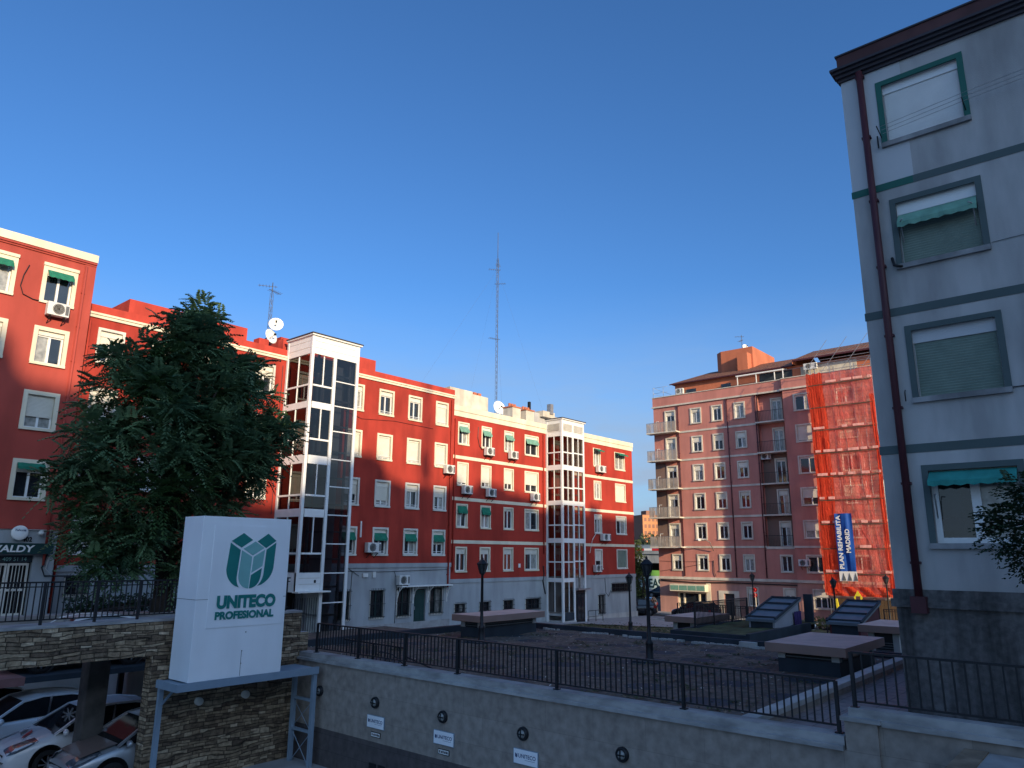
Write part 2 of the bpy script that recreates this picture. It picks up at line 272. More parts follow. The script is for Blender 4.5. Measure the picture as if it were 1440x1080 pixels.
# ------------------------------------------------------------------ mesh builder
OFF = {}   # a building's parts are written in facade coordinates; its Empty stands at its base
class MB:
    def __init__(s): s.v = []; s.f = []; s.mi = []; s.mats = []; s.sm = []
    def m(s, k):
        if k not in s.mats: s.mats.append(k)
        return s.mats.index(k)
    def face(s, pts, k, smooth=False):
        b = len(s.v); s.v += [tuple(p) for p in pts]; s.f.append(tuple(range(b, b+len(pts)))); s.mi.append(s.m(k)); s.sm.append(smooth); return s
    def add(s, vs, fs, k, smooth=False):
        b = len(s.v); s.v += [tuple(p) for p in vs]; i = s.m(k)
        for f in fs: s.f.append(tuple(b+x for x in f)); s.mi.append(i); s.sm.append(smooth)
        return s
    def box(s, x0, x1, y0, y1, z0, z1, k, top=None):
        vs = [(x0,y0,z0),(x1,y0,z0),(x1,y1,z0),(x0,y1,z0),(x0,y0,z1),(x1,y0,z1),(x1,y1,z1),(x0,y1,z1)]
        s.add(vs, [(0,3,2,1),(0,1,5,4),(1,2,6,5),(2,3,7,6),(3,0,4,7)], k); s.add(vs, [(4,5,6,7)], top or k); return s
    def beam(s, p, q, w, h, k):
        p = Vector(p); q = Vector(q); d = (q-p).normalized()
        u = Vector((0,0,1)) if abs(d.z) < .95 else Vector((1,0,0))
        a = d.cross(u).normalized()*(w/2); b = a.cross(d).normalized()*(h/2)
        vs = [p-a-b, p+a-b, p+a+b, p-a+b, q-a-b, q+a-b, q+a+b, q-a+b]
        s.add(vs, [(0,1,2,3),(7,6,5,4),(0,4,5,1),(1,5,6,2),(2,6,7,3),(3,7,4,0)], k); return s
    def tube(s, pts, r, k, n=8, r2=None):
        pts = [Vector(p) for p in pts]; L = len(pts); vs = []; fs = []
        for i, p in enumerate(pts):
            d = (pts[min(i+1, L-1)]-pts[max(i-1, 0)]).normalized()
            u = Vector((0,0,1)) if abs(d.z) < .9 else Vector((1,0,0))
            a = d.cross(u).normalized(); b = a.cross(d)
            rr = r if r2 is None else r+(r2-r)*i/(L-1)
            for j in range(n):
                t = 2*math.pi*j/n; vs.append(p+a*math.cos(t)*rr+b*math.sin(t)*rr)
        for i in range(L-1):
            for j in range(n): fs.append((i*n+j, i*n+(j+1) % n, (i+1)*n+(j+1) % n, (i+1)*n+j))
        fs.append(tuple(range(n-1, -1, -1))); fs.append(tuple((L-1)*n+j for j in range(n)))
        s.add(vs, fs, k, n > 5); return s
    def lathe(s, prof, k, c=(0,0,0), n=16, axis='z', smooth=True):
        vs = []; fs = []
        for r, z in prof:
            for j in range(n):
                t = 2*math.pi*(j+.5)/n; x, y = r*math.cos(t), r*math.sin(t)
                p = (x, y, z) if axis == 'z' else ((x, z, y) if axis == 'y' else (z, x, y))
                vs.append((c[0]+p[0], c[1]+p[1], c[2]+p[2]))
        for i in range(len(prof)-1):
            for j in range(n): fs.append((i*n+j, i*n+(j+1) % n, (i+1)*n+(j+1) % n, (i+1)*n+j))
        fs.append(tuple(range(n))); fs.append(tuple((len(prof)-1)*n+j for j in range(n)))
        s.add(vs, fs, k, smooth); return s
    def prism(s, poly, d0, d1, k, plane='xz', side=None):
        """extrude a 2D polygon; plane xz -> depth along y, yz -> depth along x, xy -> depth along z"""
        def P(a, b, d): return {'xz': (a, d, b), 'yz': (d, a, b), 'xy': (a, b, d)}[plane]
        n = len(poly); vs = [P(a, b, d0) for a, b in poly]+[P(a, b, d1) for a, b in poly]
        s.add(vs, [tuple(range(n)), tuple(range(2*n-1, n-1, -1))], k)
        s.add(vs, [(i, (i+1) % n, n+(i+1) % n, n+i) for i in range(n)], side or k); return s
    def build(s, name, parent=None, bevel=0, xf=None):
        me = bpy.data.meshes.new(name)
        vs = s.v if xf is None else [tuple(xf @ Vector(v)) for v in s.v]
        me.from_pydata(vs, [], s.f)
        for k in s.mats: me.materials.append(M[k])
        me.polygons.foreach_set('material_index', s.mi); me.polygons.foreach_set('use_smooth', s.sm); me.update()
        o = bpy.data.objects.new(name, me); COL.objects.link(o)
        if parent:
            o.parent = parent
            if parent.name in OFF: o.location = OFF[parent.name]
        if bevel:
            b = o.modifiers.new('bevel', 'BEVEL'); b.width = bevel; b.segments = 2; b.limit_method = 'ANGLE'; b.angle_limit = R(40)
        return o
def tag(o, label=None, cat=None, group=None, kind=None):
    if label: o['label'] = label
    if cat: o['category'] = cat
    if group: o['group'] = group
    if kind: o['kind'] = kind
    return o
def thing(name, label, cat, loc=(0,0,0), rz=0, group=None):
    o = bpy.data.objects.new(name, None); COL.objects.link(o); o.location = loc; o.rotation_euler = (0, 0, rz); o.empty_display_size = .3
    return tag(o, label, cat, group)
def structure(mb, name): return tag(mb.build(name), kind='structure')
def dup(root, loc, rz, label):
    r = root.copy(); COL.objects.link(r); r.location = loc; r.rotation_euler = (0, 0, rz); r['label'] = label
    for ch in root.children:
        c = ch.copy(); COL.objects.link(c); c.parent = r
        for g in ch.children:
            d = g.copy(); COL.objects.link(d); d.parent = c
    return r
def text(mb, txt, x0, x1, z0, z1, y, k, thick=.01, bold=.02, plane='xz', shear=0, keep=False):
    """lettering fitted into a rectangle; faces -y (plane xz)"""
    cu = bpy.data.curves.new('t', 'FONT'); cu.body = txt; cu.size = 1; cu.offset = bold; cu.shear = shear; cu.resolution_u = 4
    o = bpy.data.objects.new('t', cu); COL.objects.link(o); dg = bpy.context.evaluated_depsgraph_get()
    me = bpy.data.meshes.new_from_object(o.evaluated_get(dg))
    xs = [v.co.x for v in me.vertices]; ys = [v.co.y for v in me.vertices]
    ax, bx, ay, by = min(xs), max(xs), min(ys), max(ys); n = len(me.vertices)
    fx = (x1-x0)/(bx-ax); fz = (z1-z0)/(by-ay)
    vs = [((v.co.x-ax)*fx+x0, y-thick, (v.co.y-ay)*fz+z0) for v in me.vertices]
    if plane == 'rot':   # text reads upwards: width along z
        fx = (z1-z0)/(bx-ax); fz = (x1-x0)/(by-ay)
        vs = [(x1-(v.co.y-ay)*fz, y-thick, (v.co.x-ax)*fx+z0) for v in me.vertices]
    mb.add(vs, [tuple(p.vertices) for p in me.polygons], k)
    bpy.data.objects.remove(o); bpy.data.curves.remove(cu); bpy.data.meshes.remove(me)

# ------------------------------------------------------------------ facade tools (local frame: x along wall, y into the building, z up)
def wall(mb, u0, u1, z0, z1, ops, k, kr=None, depth=.22, y=0):
    us = sorted({u0, u1, *[a for o in ops for a in o[:2]]}); zs = sorted({z0, z1, *[a for o in ops for a in o[2:4]]})
    us = [a for a in us if u0 <= a <= u1]; zs = [a for a in zs if z0 <= a <= z1]
    for i in range(len(us)-1):
        for j in range(len(zs)-1):
            cu, cz = (us[i]+us[i+1])/2, (zs[j]+zs[j+1])/2
            if any(o[0] < cu < o[1] and o[2] < cz < o[3] for o in ops): continue
            mb.face([(us[i], y, zs[j]), (us[i+1], y, zs[j]), (us[i+1], y, zs[j+1]), (us[i], y, zs[j+1])], k)
    kr = kr or k
    for a, b, c, d in [o[:4] for o in ops]:
        e = y+depth
        mb.face([(a,y,c),(a,e,c),(a,e,d),(a,y,d)], kr); mb.face([(b,y,c),(b,y,d),(b,e,d),(b,e,c)], kr)
        mb.face([(a,y,d),(a,e,d),(b,e,d),(b,y,d)], kr); mb.face([(a,y,c),(b,y,c),(b,e,c),(a,e,c)], kr)
def awn(mb, a, b, z, drop, out, k, y=0, scal=True):
    n = max(6, int((b-a)/.11)); top = []; bot = []
    for i in range(n+1):
        u = a+(b-a)*i/n; sag = .025*math.sin(i*2.1)+.012*math.sin(i*5.3)
        top.append((u, y-.03, z)); bot.append((u, y-out+sag*.5, z-drop*.72))
    val = [(u, yy-.005, zz-drop*.28-(.03*abs(math.sin(i*math.pi/2)) if scal else 0)) for i, (u, yy, zz) in enumerate(bot)]
    for i in range(n):
        mb.face([top[i], bot[i], bot[i+1], top[i+1]], k); mb.face([bot[i], val[i], val[i+1], bot[i+1]], k)
    mb.face([top[0], val[0], bot[0]], k); mb.face([top[-1], bot[-1], val[-1]], k)
def window(bld, a, b, c, d, st):
    """outer rectangle a..b, c..d of the surround"""
    t = st.get('t', .12); k = st.get('trim', 'trimgrey'); y0 = st.get('y', 0); rec = st.get('rec', .16); door = st.get('door', False)
    mb = MB(); p = st.get('proud', .045)
    mb.box(a, a+t, y0-p, y0+.02, c, d, k); mb.box(b-t, b, y0-p, y0+.02, c, d, k); mb.box(a+t, b-t, y0-p, y0+.02, d-t, d, k)
    if not door: mb.box(a-.0, b+.0, y0-p-.05, y0+.04, c-.05, c+.06, st.get('sillk', k))
    w = mb.build('window', bld)
    ia, ib, ic, idd = a+t, b-t, (c if door else c+.06), d-t; yb = y0+rec
    fr = MB(); fw_ = st.get('fw', .055); fk = st.get('frame', 'pvc')
    nb = st.get('n', 2); bx = st.get('box', 0)
    top = idd-bx
    fr.box(ia, ia+fw_, yb-.03, yb+.03, ic, top, fk); fr.box(ib-fw_, ib, yb-.03, yb+.03, ic, top, fk)
    fr.box(ia+fw_, ib-fw_, yb-.03, yb+.03, ic, ic+fw_, fk); fr.box(ia+fw_, ib-fw_, yb-.03, yb+.03, top-fw_, top, fk)
    for i in range(1, nb):
        u = ia+(ib-ia)*i/nb; fr.box(u-fw_*.75, u+fw_*.75, yb-.035, yb+.03, ic+fw_, top-fw_, fk)
    if st.get('rail'):
        z = ic+(top-ic)*st['rail']; fr.box(ia+fw_, ib-fw_, yb-.032, yb+.02, z-.03, z+.03, fk)
    fr.build('frame', w)
    g = MB(); r = random.random(); gk = st.get('glass') or ('curtain' if r < .38 else 'glass')
    for i in range(nb):
        u0_ = ia+(ib-ia)*i/nb; u1_ = ia+(ib-ia)*(i+1)/nb
        kk = gk if (i == 0 or random.random() < .7) else ('glass' if gk == 'curtain' else 'curtain')
        tw = random.uniform(-.006, .006)
        g.face([(u0_, yb+.02+tw, ic), (u1_, yb+.02-tw, ic), (u1_, yb+.02-tw, top), (u0_, yb+.02+tw, top)], kk)
    g.build('pane', w)
    s = st.get('sh', 0)
    if bx or s:
        sm = MB(); sk = st.get('shk', 'shutter')
        if bx: sm.box(ia, ib, yb-.09, yb-.035, idd-bx, idd, st.get('boxk', sk))
        if s:
            zb = top-(top-ic)*s; nn = max(2, int((top-zb)/.055)); h = (top-zb)/nn
            for i in range(nn):
                z = zb+i*h; sm.face([(ia+.02, yb-.05, z), (ib-.02, yb-.05, z), (ib-.02, yb-.066, z+h*.8), (ia+.02, yb-.066, z+h*.8)], sk)
                sm.face([(ia+.02, yb-.066, z+h*.8), (ib-.02, yb-.066, z+h*.8), (ib-.02, yb-.05, z+h), (ia+.02, yb-.05, z+h)], sk)
        sm.build('roller_shutter', w)
    if st.get('aw'):
        am = MB(); awn(am, ia+.01, ib-.01, st.get('awz', idd-bx), st.get('awd', .32), st.get('awo', .18), st.get('awk', 'awning'), yb-.09)
        am.build('awning', w)
    if st.get('bars'):
        bm = MB(); nb_ = max(4, int((b-a)/.13)); yy = y0-.13
        for i in range(nb_+1):
            u = a+.04+(b-a-.08)*i/nb_; bm.box(u-.011, u+.011, yy-.011, yy+.011, c-.02, d+.10, 'iron')
        for z in (c+.08, (c+d)/2, d-.02):
            bm.box(a-.06, b+.06, yy-.016, yy+.016, z-.014, z+.014, 'iron')
            bm.box(a-.03, a-.005, yy, y0, z-.014, z+.014, 'iron'); bm.box(b+.005, b+.03, yy, y0, z-.014, z+.014, 'iron')
        bm.build('grille', w)
    return w
def hole(a, b, c, d, t=.12): return (a+t, b-t, c+.03, d-t)
def ac_unit(label, x, y, z, rz, w=.84, fan=.38, group='air conditioners on the facades'):
    o = thing('air_conditioner', label, 'air conditioner', (x, y, z), rz, group)
    m = MB(); m.box(-w/2, w/2, -.42, -.10, 0, .58, 'acbody'); m.build('casing', o, .015)
    g = MB(); cx = -w/2+w*fan
    g.lathe([(.24, -.425), (.24, -.435), (.20, -.437), (.0, -.437)], 'acgrille', (cx, 0, .30), 20, 'y')
    for i in range(4): g.lathe([(.05+.05*i, -.438), (.06+.05*i, -.442), (.062+.05*i, -.438)], 'acbody', (cx, 0, .30), 18, 'y')
    g.box(w/2-.16, w/2-.03, -.424, -.421, .08, .5, 'acgrille'); g.build('fan_grille', o)
    for s in (-.28, .28):
        b = MB(); b.beam((s, -.42, -.03), (s, 0, -.03), .04, .04, 'iron'); b.beam((s, -.40, -.04), (s, -.0, -.32), .03, .03, 'iron'); b.build('bracket', o)
    return o
def building(name, label, cat, loc, rz, u, z):
    """Empty at the foot of the facade, at (u, z) of the facade's own coordinates"""
    o = thing(name, label, cat, Vector(loc)+Matrix.Rotation(rz, 3, 'Z') @ Vector((u, 0, z)), rz)
    OFF[o.name] = Vector((-u, 0, -z)); return o
def shell(mb, u0, u1, dep, z0, z1, kside, kroof, y=0):
    """side walls, back and roof of a block whose front is built with wall()"""
    mb.face([(u0,y,z0),(u0,y,z1),(u0,y+dep,z1),(u0,y+dep,z0)], kside); mb.face([(u1,y,z0),(u1,y+dep,z0),(u1,y+dep,z1),(u1,y,z1)], kside)
    mb.face([(u0,y+dep,z0),(u0,y+dep,z1),(u1,y+dep,z1),(u1,y+dep,z0)], kside)
    if kroof: mb.face([(u0,y,z1),(u1,y,z1),(u1,y+dep,z1),(u0,y+dep,z1)], kroof)
def pipe(bld, u, z0, z1, k, r=.055, y=-.09):
    m = MB(); m.tube([(u, y, z0), (u, y, z1)], r, k, 10)
    z = z0+.8
    while z < z1: m.box(u-r-.02, u+r+.02, y-.02, y+.10, z, z+.05, k); z += 1.6
    m.build('drainpipe', bld)
def cable(bld, pts, r=.015, k='iron'):
    m = MB(); m.tube(pts, r, k, 5); m.build('cable', bld)
rnd = random.Random(11)

# ------------------------------------------------------------------ terrain
g = MB(); g.face([(-900,-900,-5.62),(1500,-900,-5.62),(1500,1500,-5.62),(-900,1500,-5.62)], 'earth'); structure(g, 'ground')
def tz(x, y):
    a = max(-5.56, -3.9-(x-28.4)*.047); b = max(-5.56, -4.62-(x-30)*.028)
    w = min(1, max(0, (y-22)/10)); return a*(1-w)+b*w
def sheet(x0, x1, y0, y1, nx, ny, fz, k):
    m = MB(); vs = []; fs = []
    for i in range(nx+1):
        for j in range(ny+1):
            x = x0+(x1-x0)*i/nx; y = y0+(y1-y0)*j/ny; vs.append((x, y, fz(x, y)))
    for i in range(nx):
        for j in range(ny): fs.append((i*(ny+1)+j, (i+1)*(ny+1)+j, (i+1)*(ny+1)+j+1, i*(ny+1)+j+1))
    m.add(vs, fs, k, True); return m
gm = sheet(28.3, 56, 1, 33.4, 50, 50, lambda x, y: tz(x, y)+.05*math.sin(x*1.3+y)*math.sin(y*.9), 'grass'); structure(gm, 'grass_bank')
pm = sheet(13.4, 62, 33.4, 36.4, 40, 3, lambda x, y: (tz(x, 33) if x > 28 else -4.55)+.03, 'pave')
pm.add([(13.4,33.4,-4.52),(62,33.4,tz(62,33)+.03),(62,33.4,-5.6),(13.4,33.4,-5.6)], [(0,1,2,3)], 'greylt'); structure(pm, 'pavement')
rm = sheet(56, 70.5, -20, 90, 6, 20, lambda x, y: -5.555, 'asphalt'); structure(rm, 'road')
fm = sheet(46.5, 56.2, 24, 33.5, 12, 8, lambda x, y: tz(x, y)+.09, 'pave'); structure(fm, 'footpath')
km = MB(); km.box(56, 56.2, -20, 33, -5.6, -5.2, 'greylt'); km.box(64.6, 67, -20, 90, -5.6, -5.45, 'pave'); structure(km, 'kerb')
# raised deck (roof of the underground car park) with its soil, walkway and low parapets
dk = MB(); dk.box(13.36, 28.2, 6.0, 24.2, -5.6, -3.42, 'navy')
dk.box(28.2, 28.42, 5.0, 24.4, -5.6, -3.18, 'navy'); dk.box(13.36, 28.2, 24.2, 24.45, -5.6, -3.15, 'navy')
structure(dk, 'deck')
sm_ = sheet(13.36, 28.2, 6.0, 24.2, 60, 70, lambda x, y: -3.405+.035*math.sin(x*2.1+y*.7)*math.sin(y*1.7-x*.4), 'soil')
tag(structure(sm_, 'soil_bed'), kind='structure')
wk = MB(); wk.box(13.36, 45, -6, 5.78, -5.6, -3.03, 'tile'); structure(wk, 'walkway')
tr = MB()   # ground below the terraces, left part
tr.box(13.05, 28, 24.45, 33.4, -5.6, -4.0, 'soil'); structure(tr, 'lower_court')
ts = MB()   # sloping street in front of the left red block, over the garage
def slab(x0, x1, y0, y1):
    zf = lambda y: -1.68-(y-19.62)*.056
    ts.add([(x0,y0,zf(y0)),(x1,y0,zf(y0)),(x1,y1,zf(y1)),(x0,y1,zf(y1)),(x0,y0,zf(y0)-.5),(x1,y0,zf(y0)-.5),(x1,y1,zf(y1)-.5),(x0,y1,zf(y1)-.5)], [(0,1,2,3),(4,7,6,5),(0,4,5,1),(1,5,6,2),(2,6,7,3),(3,7,4,0)], 'pave')
slab(-25, 13, 19.62, 21.9); slab(11.85, 13, 21.9, 31.0); slab(-25, 13, 31.0, 35.6)
structure(ts, 'upper_street')
fl = MB(); fl.face([(-25,-25,-5.60),(13.0,-25,-5.60),(13.0,31,-5.60),(-25,31,-5.60)], 'garage'); structure(fl, 'courtyard_floor')

# ------------------------------------------------------------------ left red block (tallest)
L = building('red_apartment_block', 'red apartment block with cream parapet and green awnings, taller, at the far left', 'apartment block', (0,35.4,0), 0, 3, -2.6)
lw = [(7.05,8.44), (9.42,10.80), (4.4,5.8), (1.6,3.0)]
rows = [(10.62,12.28), (7.86,9.52), (5.02,6.67), (2.08,3.74)]
ops = []
for a, b in lw:
    for c, d in rows: ops.append(hole(a, b, c, d, .17))
m = MB(); wall(m, -6, 11.5, 1.0, 12.8, ops, 'redl', 'cream'); shell(m, -6, 11.5, 12, -2.8, 13.2, 'redl', 'greylt')
m.box(11.02, 11.5, -.035, 0, 1.2, 12.8, 'redl'); m.box(-6, 11.5, -.06, 0, .86, 1.14, 'redl')
m.build('wall', L)
m = MB(); m.box(-6, 11.52, -.10, .2, 13.0, 13.36, 'cream'); m.box(-6, 11.5, -.06, 0, 12.8, 13.0, 'redl'); m.box(-6, 11.5, -.12, -.06, 12.88, 12.95, 'redl'); m.build('parapet', L)
dop = [(4.2, 10.72, -2.6, -.2), (-2, 2.4, -2.4, -.4)]
m = MB(); wall(m, -6, 11.5, -2.8, .86, dop, 'grey', depth=.35); m.build('plinth', L)
cfg = {(1,0): dict(aw=1, n=2, box=.16, awz=12.18, awo=.34, awd=.42, t=.17), (1,1): dict(sh=.0, box=.2, n=2, t=.17, glass='curtain'), (1,2): dict(sh=.66, n=2, t=.17, shk='shutter'), (1,3): dict(aw=1, box=.12, n=2, t=.17, sh=.2, awo=.26, awz=3.66, awd=.35, glass='glass')}
for i, (a, b) in enumerate(lw):
    for j, (c, d) in enumerate(rows):
        st = cfg.get((i, j)) or (dict(aw=1, n=2, box=.16, awz=12.18, awo=.34, awd=.42, t=.17) if j == 0 else dict(n=2, t=.17, box=.2, sh=rnd.choice([0, .3, .5, 1])))
        st = dict(st, trim='cream', rec=.15, fw=.06)
        w = window(L, a, b, c, d, st)
        if j == 0:
            v = MB(); v.box(a-.02, b+.02, -.10, 0, d, d+.14, 'cream'); v.build('lintel', w)
pipe(L, 11.08, -.6, 12.7, 'redl', .05)
cable(L, [(8.87,-.03,12.1),(8.72,-.03,11.6),(8.66,-.03,11.1),(8.8,-.03,10.75),(9.2,-.03,10.62),(9.75,-.05,10.6)], .022)
cable(L, [(10.2,-.05,.83),(11.25,-.05,.84),(11.42,-.05,.7),(11.3,-.05,-.2),(11.2,-.05,-.75),(11.45,-.05,-1.0)], .02, 'greylt')
cable(L, [(11.25,-.06,.8),(11.22,-.06,0),(11.05,-.06,-.7),(11.2,-.06,-1.03),(12.5,-.55,-1.05)], .035)
# shop front: fascia, number, door grilles
f = MB(); f.box(4.0, 11.32, -.30, -.02, -.14, .29, 'dgreen'); text(f, 'WALDY', 8.95, 10.62, -.07, .21, -.302, 'white', .012, .03, shear=.12); f.build('shop_fascia', L)
f = MB(); f.box(4.2, 10.72, .10, .16, -.48, -.2, 'navy'); text(f, 'TEL. 409 51 14', 9.2, 10.5, -.42, -.27, .10, 'teallt', .006, 0); f.box(9.32, 9.5, .07, .10, -.5, -.24, 'yellow'); f.build('shop_notice', L)
f = MB(); f.face([(4.2,.28,-2.6),(10.72,.28,-2.6),(10.72,.28,-.48),(4.2,.28,-.48)], 'black')
for u0_ in (4.3, 5.9, 7.5, 9.1):
    for a in (0, .78):
        x = u0_+a
        for q in (x, x+.68): f.box(q, q+.07, .14, .22, -2.6, -.52, 'trimgrey')
        for zc in (-2.58, -1.62, -.6): f.box(x+.07, x+.68, .14, .22, zc, zc+.09, 'trimgrey')
        for k in range(1, 5): f.box(x+.07+k*.122-.011, x+.07+k*.122+.011, .16, .20, -2.5, -.6, 'trimgrey')
f.build('door', L)
o = thing('round_sign', 'round white shop sign above the green WALDY fascia', 'sign', (10.04, 35.36, .70)); f = MB()
f.lathe([(.30,0),(.30,-.10),(.27,-.12),(0,-.12)], 'white', (0,-.05,0), 28, 'y'); text(f, 'Tahona', -.20, .20, .07, .16, -.172, 'navytxt', .004, .02, shear=.2); f.build('disc', o)
f = MB(); text(f, '402', 10.2, 10.56, .35, .55, -.005, 'black', .02, .03); f.build('house_number', L)
f = MB(); f.lathe([(.05,.12),(.11,.02),(.11,-.05),(.05,-.10)], 'acbody', (10.83,-.12,.72), 12); f.box(10.80, 10.86, -.1, 0, .78, .84, 'iron'); f.build('alarm_lamp', L)
ac_unit('white air conditioner below the top awning window of the tallest red block', 10.12, 35.38, 10.02, 0, .86, .5)

# ------------------------------------------------------------------ middle red block
A = building('red_apartment_block', 'long red apartment block behind the big tree and the nearer lift tower', 'apartment block', (0,36,0), 0, 23.6, -4.6)
cols = [(12.15,13.37),(14.61,15.85),(17.35,18.57),(20.2,21.45),(26.46,27.70),(28.88,30.12),(31.34,32.56),(33.82,35.02)]
rows = [(8.55,10.2),(5.69,7.34),(2.79,4.43),(-.13,1.53)]
ops = [hole(a, b, c, d) for a, b in cols for c, d in rows]
m = MB(); wall(m, 11.5, 35.62, -.62, 10.66, ops, 'red', 'trimgrey'); shell(m, 11.5, 35.62, 12, -5.4, 11.0, 'red', 'greylt', 0); m.build('wall', A)
m = MB(); m.box(11.5, 35.62, -.02, .25, 10.86, 11.25, 'redtop'); m.box(11.5, 35.64, -.09, 0, 10.62, 10.74, 'cream'); m.box(11.5, 35.64, -.13, 0, 10.76, 10.86, 'cream'); m.build('parapet', A)
gw = [(28.92,29.98,-3.82,-2.18),(31.02,32.12,-3.85,-2.14),(33.77,34.92,-3.83,-2.18),(26.4,27.45,-3.82,-2.17),(12.2,13.2,-1.9,-1.1)]
ops = [(a, b, c, d) for a, b, c, d in gw]+[(32.46,33.46,-4.55,-2.24)]
m = MB(); wall(m, 11.5, 35.62, -5.4, -.86, ops, 'grey', depth=.2); m.box(11.5, 35.62, -.07, 0, -.88, -.62, 'grey'); m.box(26, 35.6, -.05, 0, -4.62, -4.2, 'pave'); m.build('plinth', A)
for i, (a, b) in enumerate(cols):
    for j, (c, d) in enumerate(rows):
        st = dict(box=.24, n=2, sh=rnd.choice([0, 0, .6, .85]))
        if i >= 4:
            st = [[dict(box=.26,n=2), dict(box=.26,n=2), dict(box=.1,n=2,sh=.95), dict(box=.26,n=2)][i % 4 if i != 4 else 3] if False else dict(box=.27,n=2,sh=0.95 if i == 7 else 0),
                  dict(box=.12, n=2, sh=.93), dict(box=.3, n=2, sh=[.5,.72,.12,.3][i-4]), dict(box=.22, n=2, aw=1, awo=.2, awd=.45, sh=[.2,.3,0,.5][i-4])][j]
        if i < 4: st = [dict(box=.27,n=2,sh=.3), dict(box=.2,n=2,sh=.9), dict(box=.2,n=2,sh=.75), dict(box=.2,n=2,sh=.8)][j]
        st = dict(st, rail=None, rec=.17, trim='cream' if j < 2 and i > 3 else 'trimgrey')
        w = window(A, a, b, c, d, st)
        if i > 3 and j < 4:
            q = MB(); q.box(a+.12, b-.12, -.012, .012, c+.22, c+.245, 'pvc'); q.box(a+.12, b-.12, -.012, .012, c+.12, c+.14, 'pvc'); q.build('guard_rail', w)
for a, b, c, d in gw[:4]: window(A, a, b, c, d, dict(t=.03, bars=1, n=2, rec=.14, frame='dgreen', glass='glass', sillk='trimgrey', fw=.05))
window(A, *gw[4], dict(t=.03, n=2, bars=1, glass='glass', frame='iron'))
m = MB(); m.box(32.5, 33.42, .10, .16, -4.55, -2.28, 'dgreen'); m.box(32.62, 32.98, .085, .10, -4.3, -3.5, 'dgreen'); m.box(33.05, 33.32, .085, .10, -4.3, -3.5, 'dgreen'); m.box(32.62, 33.32, .085, .10, -3.3, -2.5, 'dgreen'); m.box(32.55, 32.6, .05, .1, -3.5, -3.3, 'rim'); m.build('door', A)
m = MB(); m.box(30.95, 35.36, -.55, -.02, -2.06, -1.99, 'white')
for u in (31.0, 32.35, 33.62, 35.3):
    m.beam((u,-.52,-2.08),(u,-.03,-2.5),.04,.04,'white'); m.box(u-.03, u+.03, -.04, 0, -3.1, -2.05, 'white'); m.beam((u,-.30,-2.08),(u,-.03,-2.9),.03,.03,'white')
m.build('canopy', A)
pipe(A, 35.32, -2.2, 10.5, 'red'); pipe(A, 11.75, -4.4, 10.4, 'redtop', .05)
cable(A, [(26.9,-.03,-1.05),(29.5,-.03,-1.13),(35.4,-.03,-1.05)]); cable(A, [(30.7,-.04,-1.13),(30.8,-.04,-1.3),(30.82,-.06,-1.45)]); cable(A, [(27.2,-.03,-.9),(28.0,-.05,-1.35)]); cable(A, [(27.5,-.03,-1.1),(27.42,-.03,-3.9)])
cable(A, [(26.3,-.03,8.36),(27.6,-.03,8.05),(30.2,-.03,8.27),(33.6,-.03,8.22)], .012)
cable(A, [(21.9,-.03,10.3),(21.9,-.03,2.0)], .02, 'maroon'); cable(A, [(30.95,-.03,-1.9),(30.9,-.03,-4.3)])
m = MB(); m.box(28.25, 28.62, -.12, 0, -1.42, -1.2, 'acbody'); m.box(29.0, 29.22, -.10, 0, -1.45, -1.12, 'acbody'); m.build('junction_box', A)
m = MB(); m.box(27.92, 28.0, -.08, 0, .9, 1.85, 'white'); m.build('duct_cover', A)
m = MB(); m.box(14.0, 20.5, 1.7, 7, 11.0, 12.5, 'redtop'); m.build('roof_house', A)
m = MB(); m.box(22.6, 29.75, 1.6, 6.5, 11.0, 12.47, 'redtop'); m.build('roof_house', A)
m = MB(); m.box(20.6, 21.2, .5, 1.1, 11.0, 11.75, 'redtop'); m.build('chimney', A)
m = MB(); m.box(22.05, 22.6, .4, .9, 11.0, 12.0, 'redtop'); m.build('chimney', A)
G_ = 'air conditioners on the facades'
ac_unit('white air conditioner beside the second awning window of the lowest red storey', 28.75, 35.98, .02, 0, 1.0, .38)
ac_unit('white air conditioner under the shuttered window at the right end of the long red block', 35.0, 35.98, 5.28, 0, .8, .4)
ac_unit('grey white air conditioner on the grey plinth above the white canopy', 31.25, 35.98, -1.93, 0, .85, .4)

# ------------------------------------------------------------------ right red block (cream bands)
B = building('red_apartment_block', 'red apartment block with cream bands and parapet, split by the farther lift tower', 'apartment block', (0,36.2,0), 0, 47.5, -5.2)
bc = [(36.22,37.36,.12),(38.66,39.77,.12),(41.17,42.3,.12),(43.6,45.33,.12)]
rw = [(7.52,9.13),(4.64,6.27),(1.75,3.37),(-1.22,.45)]
cc = [(53.0,54.15),(56.4,58.15)]
ops = [hole(a, b, c, d, .10) for a, b, *_ in bc for c, d in rw]+[hole(a, b, c, d, .10) for a, b in cc for c, d in rw]
m = MB(); wall(m, 35.62, 59.45, -1.7, 9.5, ops, 'red2', 'cream'); shell(m, 35.62, 59.45, 12, -5.7, 10.0, 'red2', 'greylt')
m.build('wall', B)
m = MB(); m.box(35.6, 59.55, -.10, .3, 9.88, 10.26, 'cream'); m.box(35.6, 59.52, -.06, 0, 9.5, 9.86, 'cream'); m.box(35.6, 59.5, -.03, .0, 9.855, 9.885, 'gcorn2'); m.build('parapet', B)
m = MB()
for z in (6.48, 3.58, .66): m.box(35.72, 46.3, -.03, 0, z, z+.23, 'cream'); m.box(49.2, 59.47, -.03, 0, z, z+.23, 'cream')
m.build('belt_course', B)
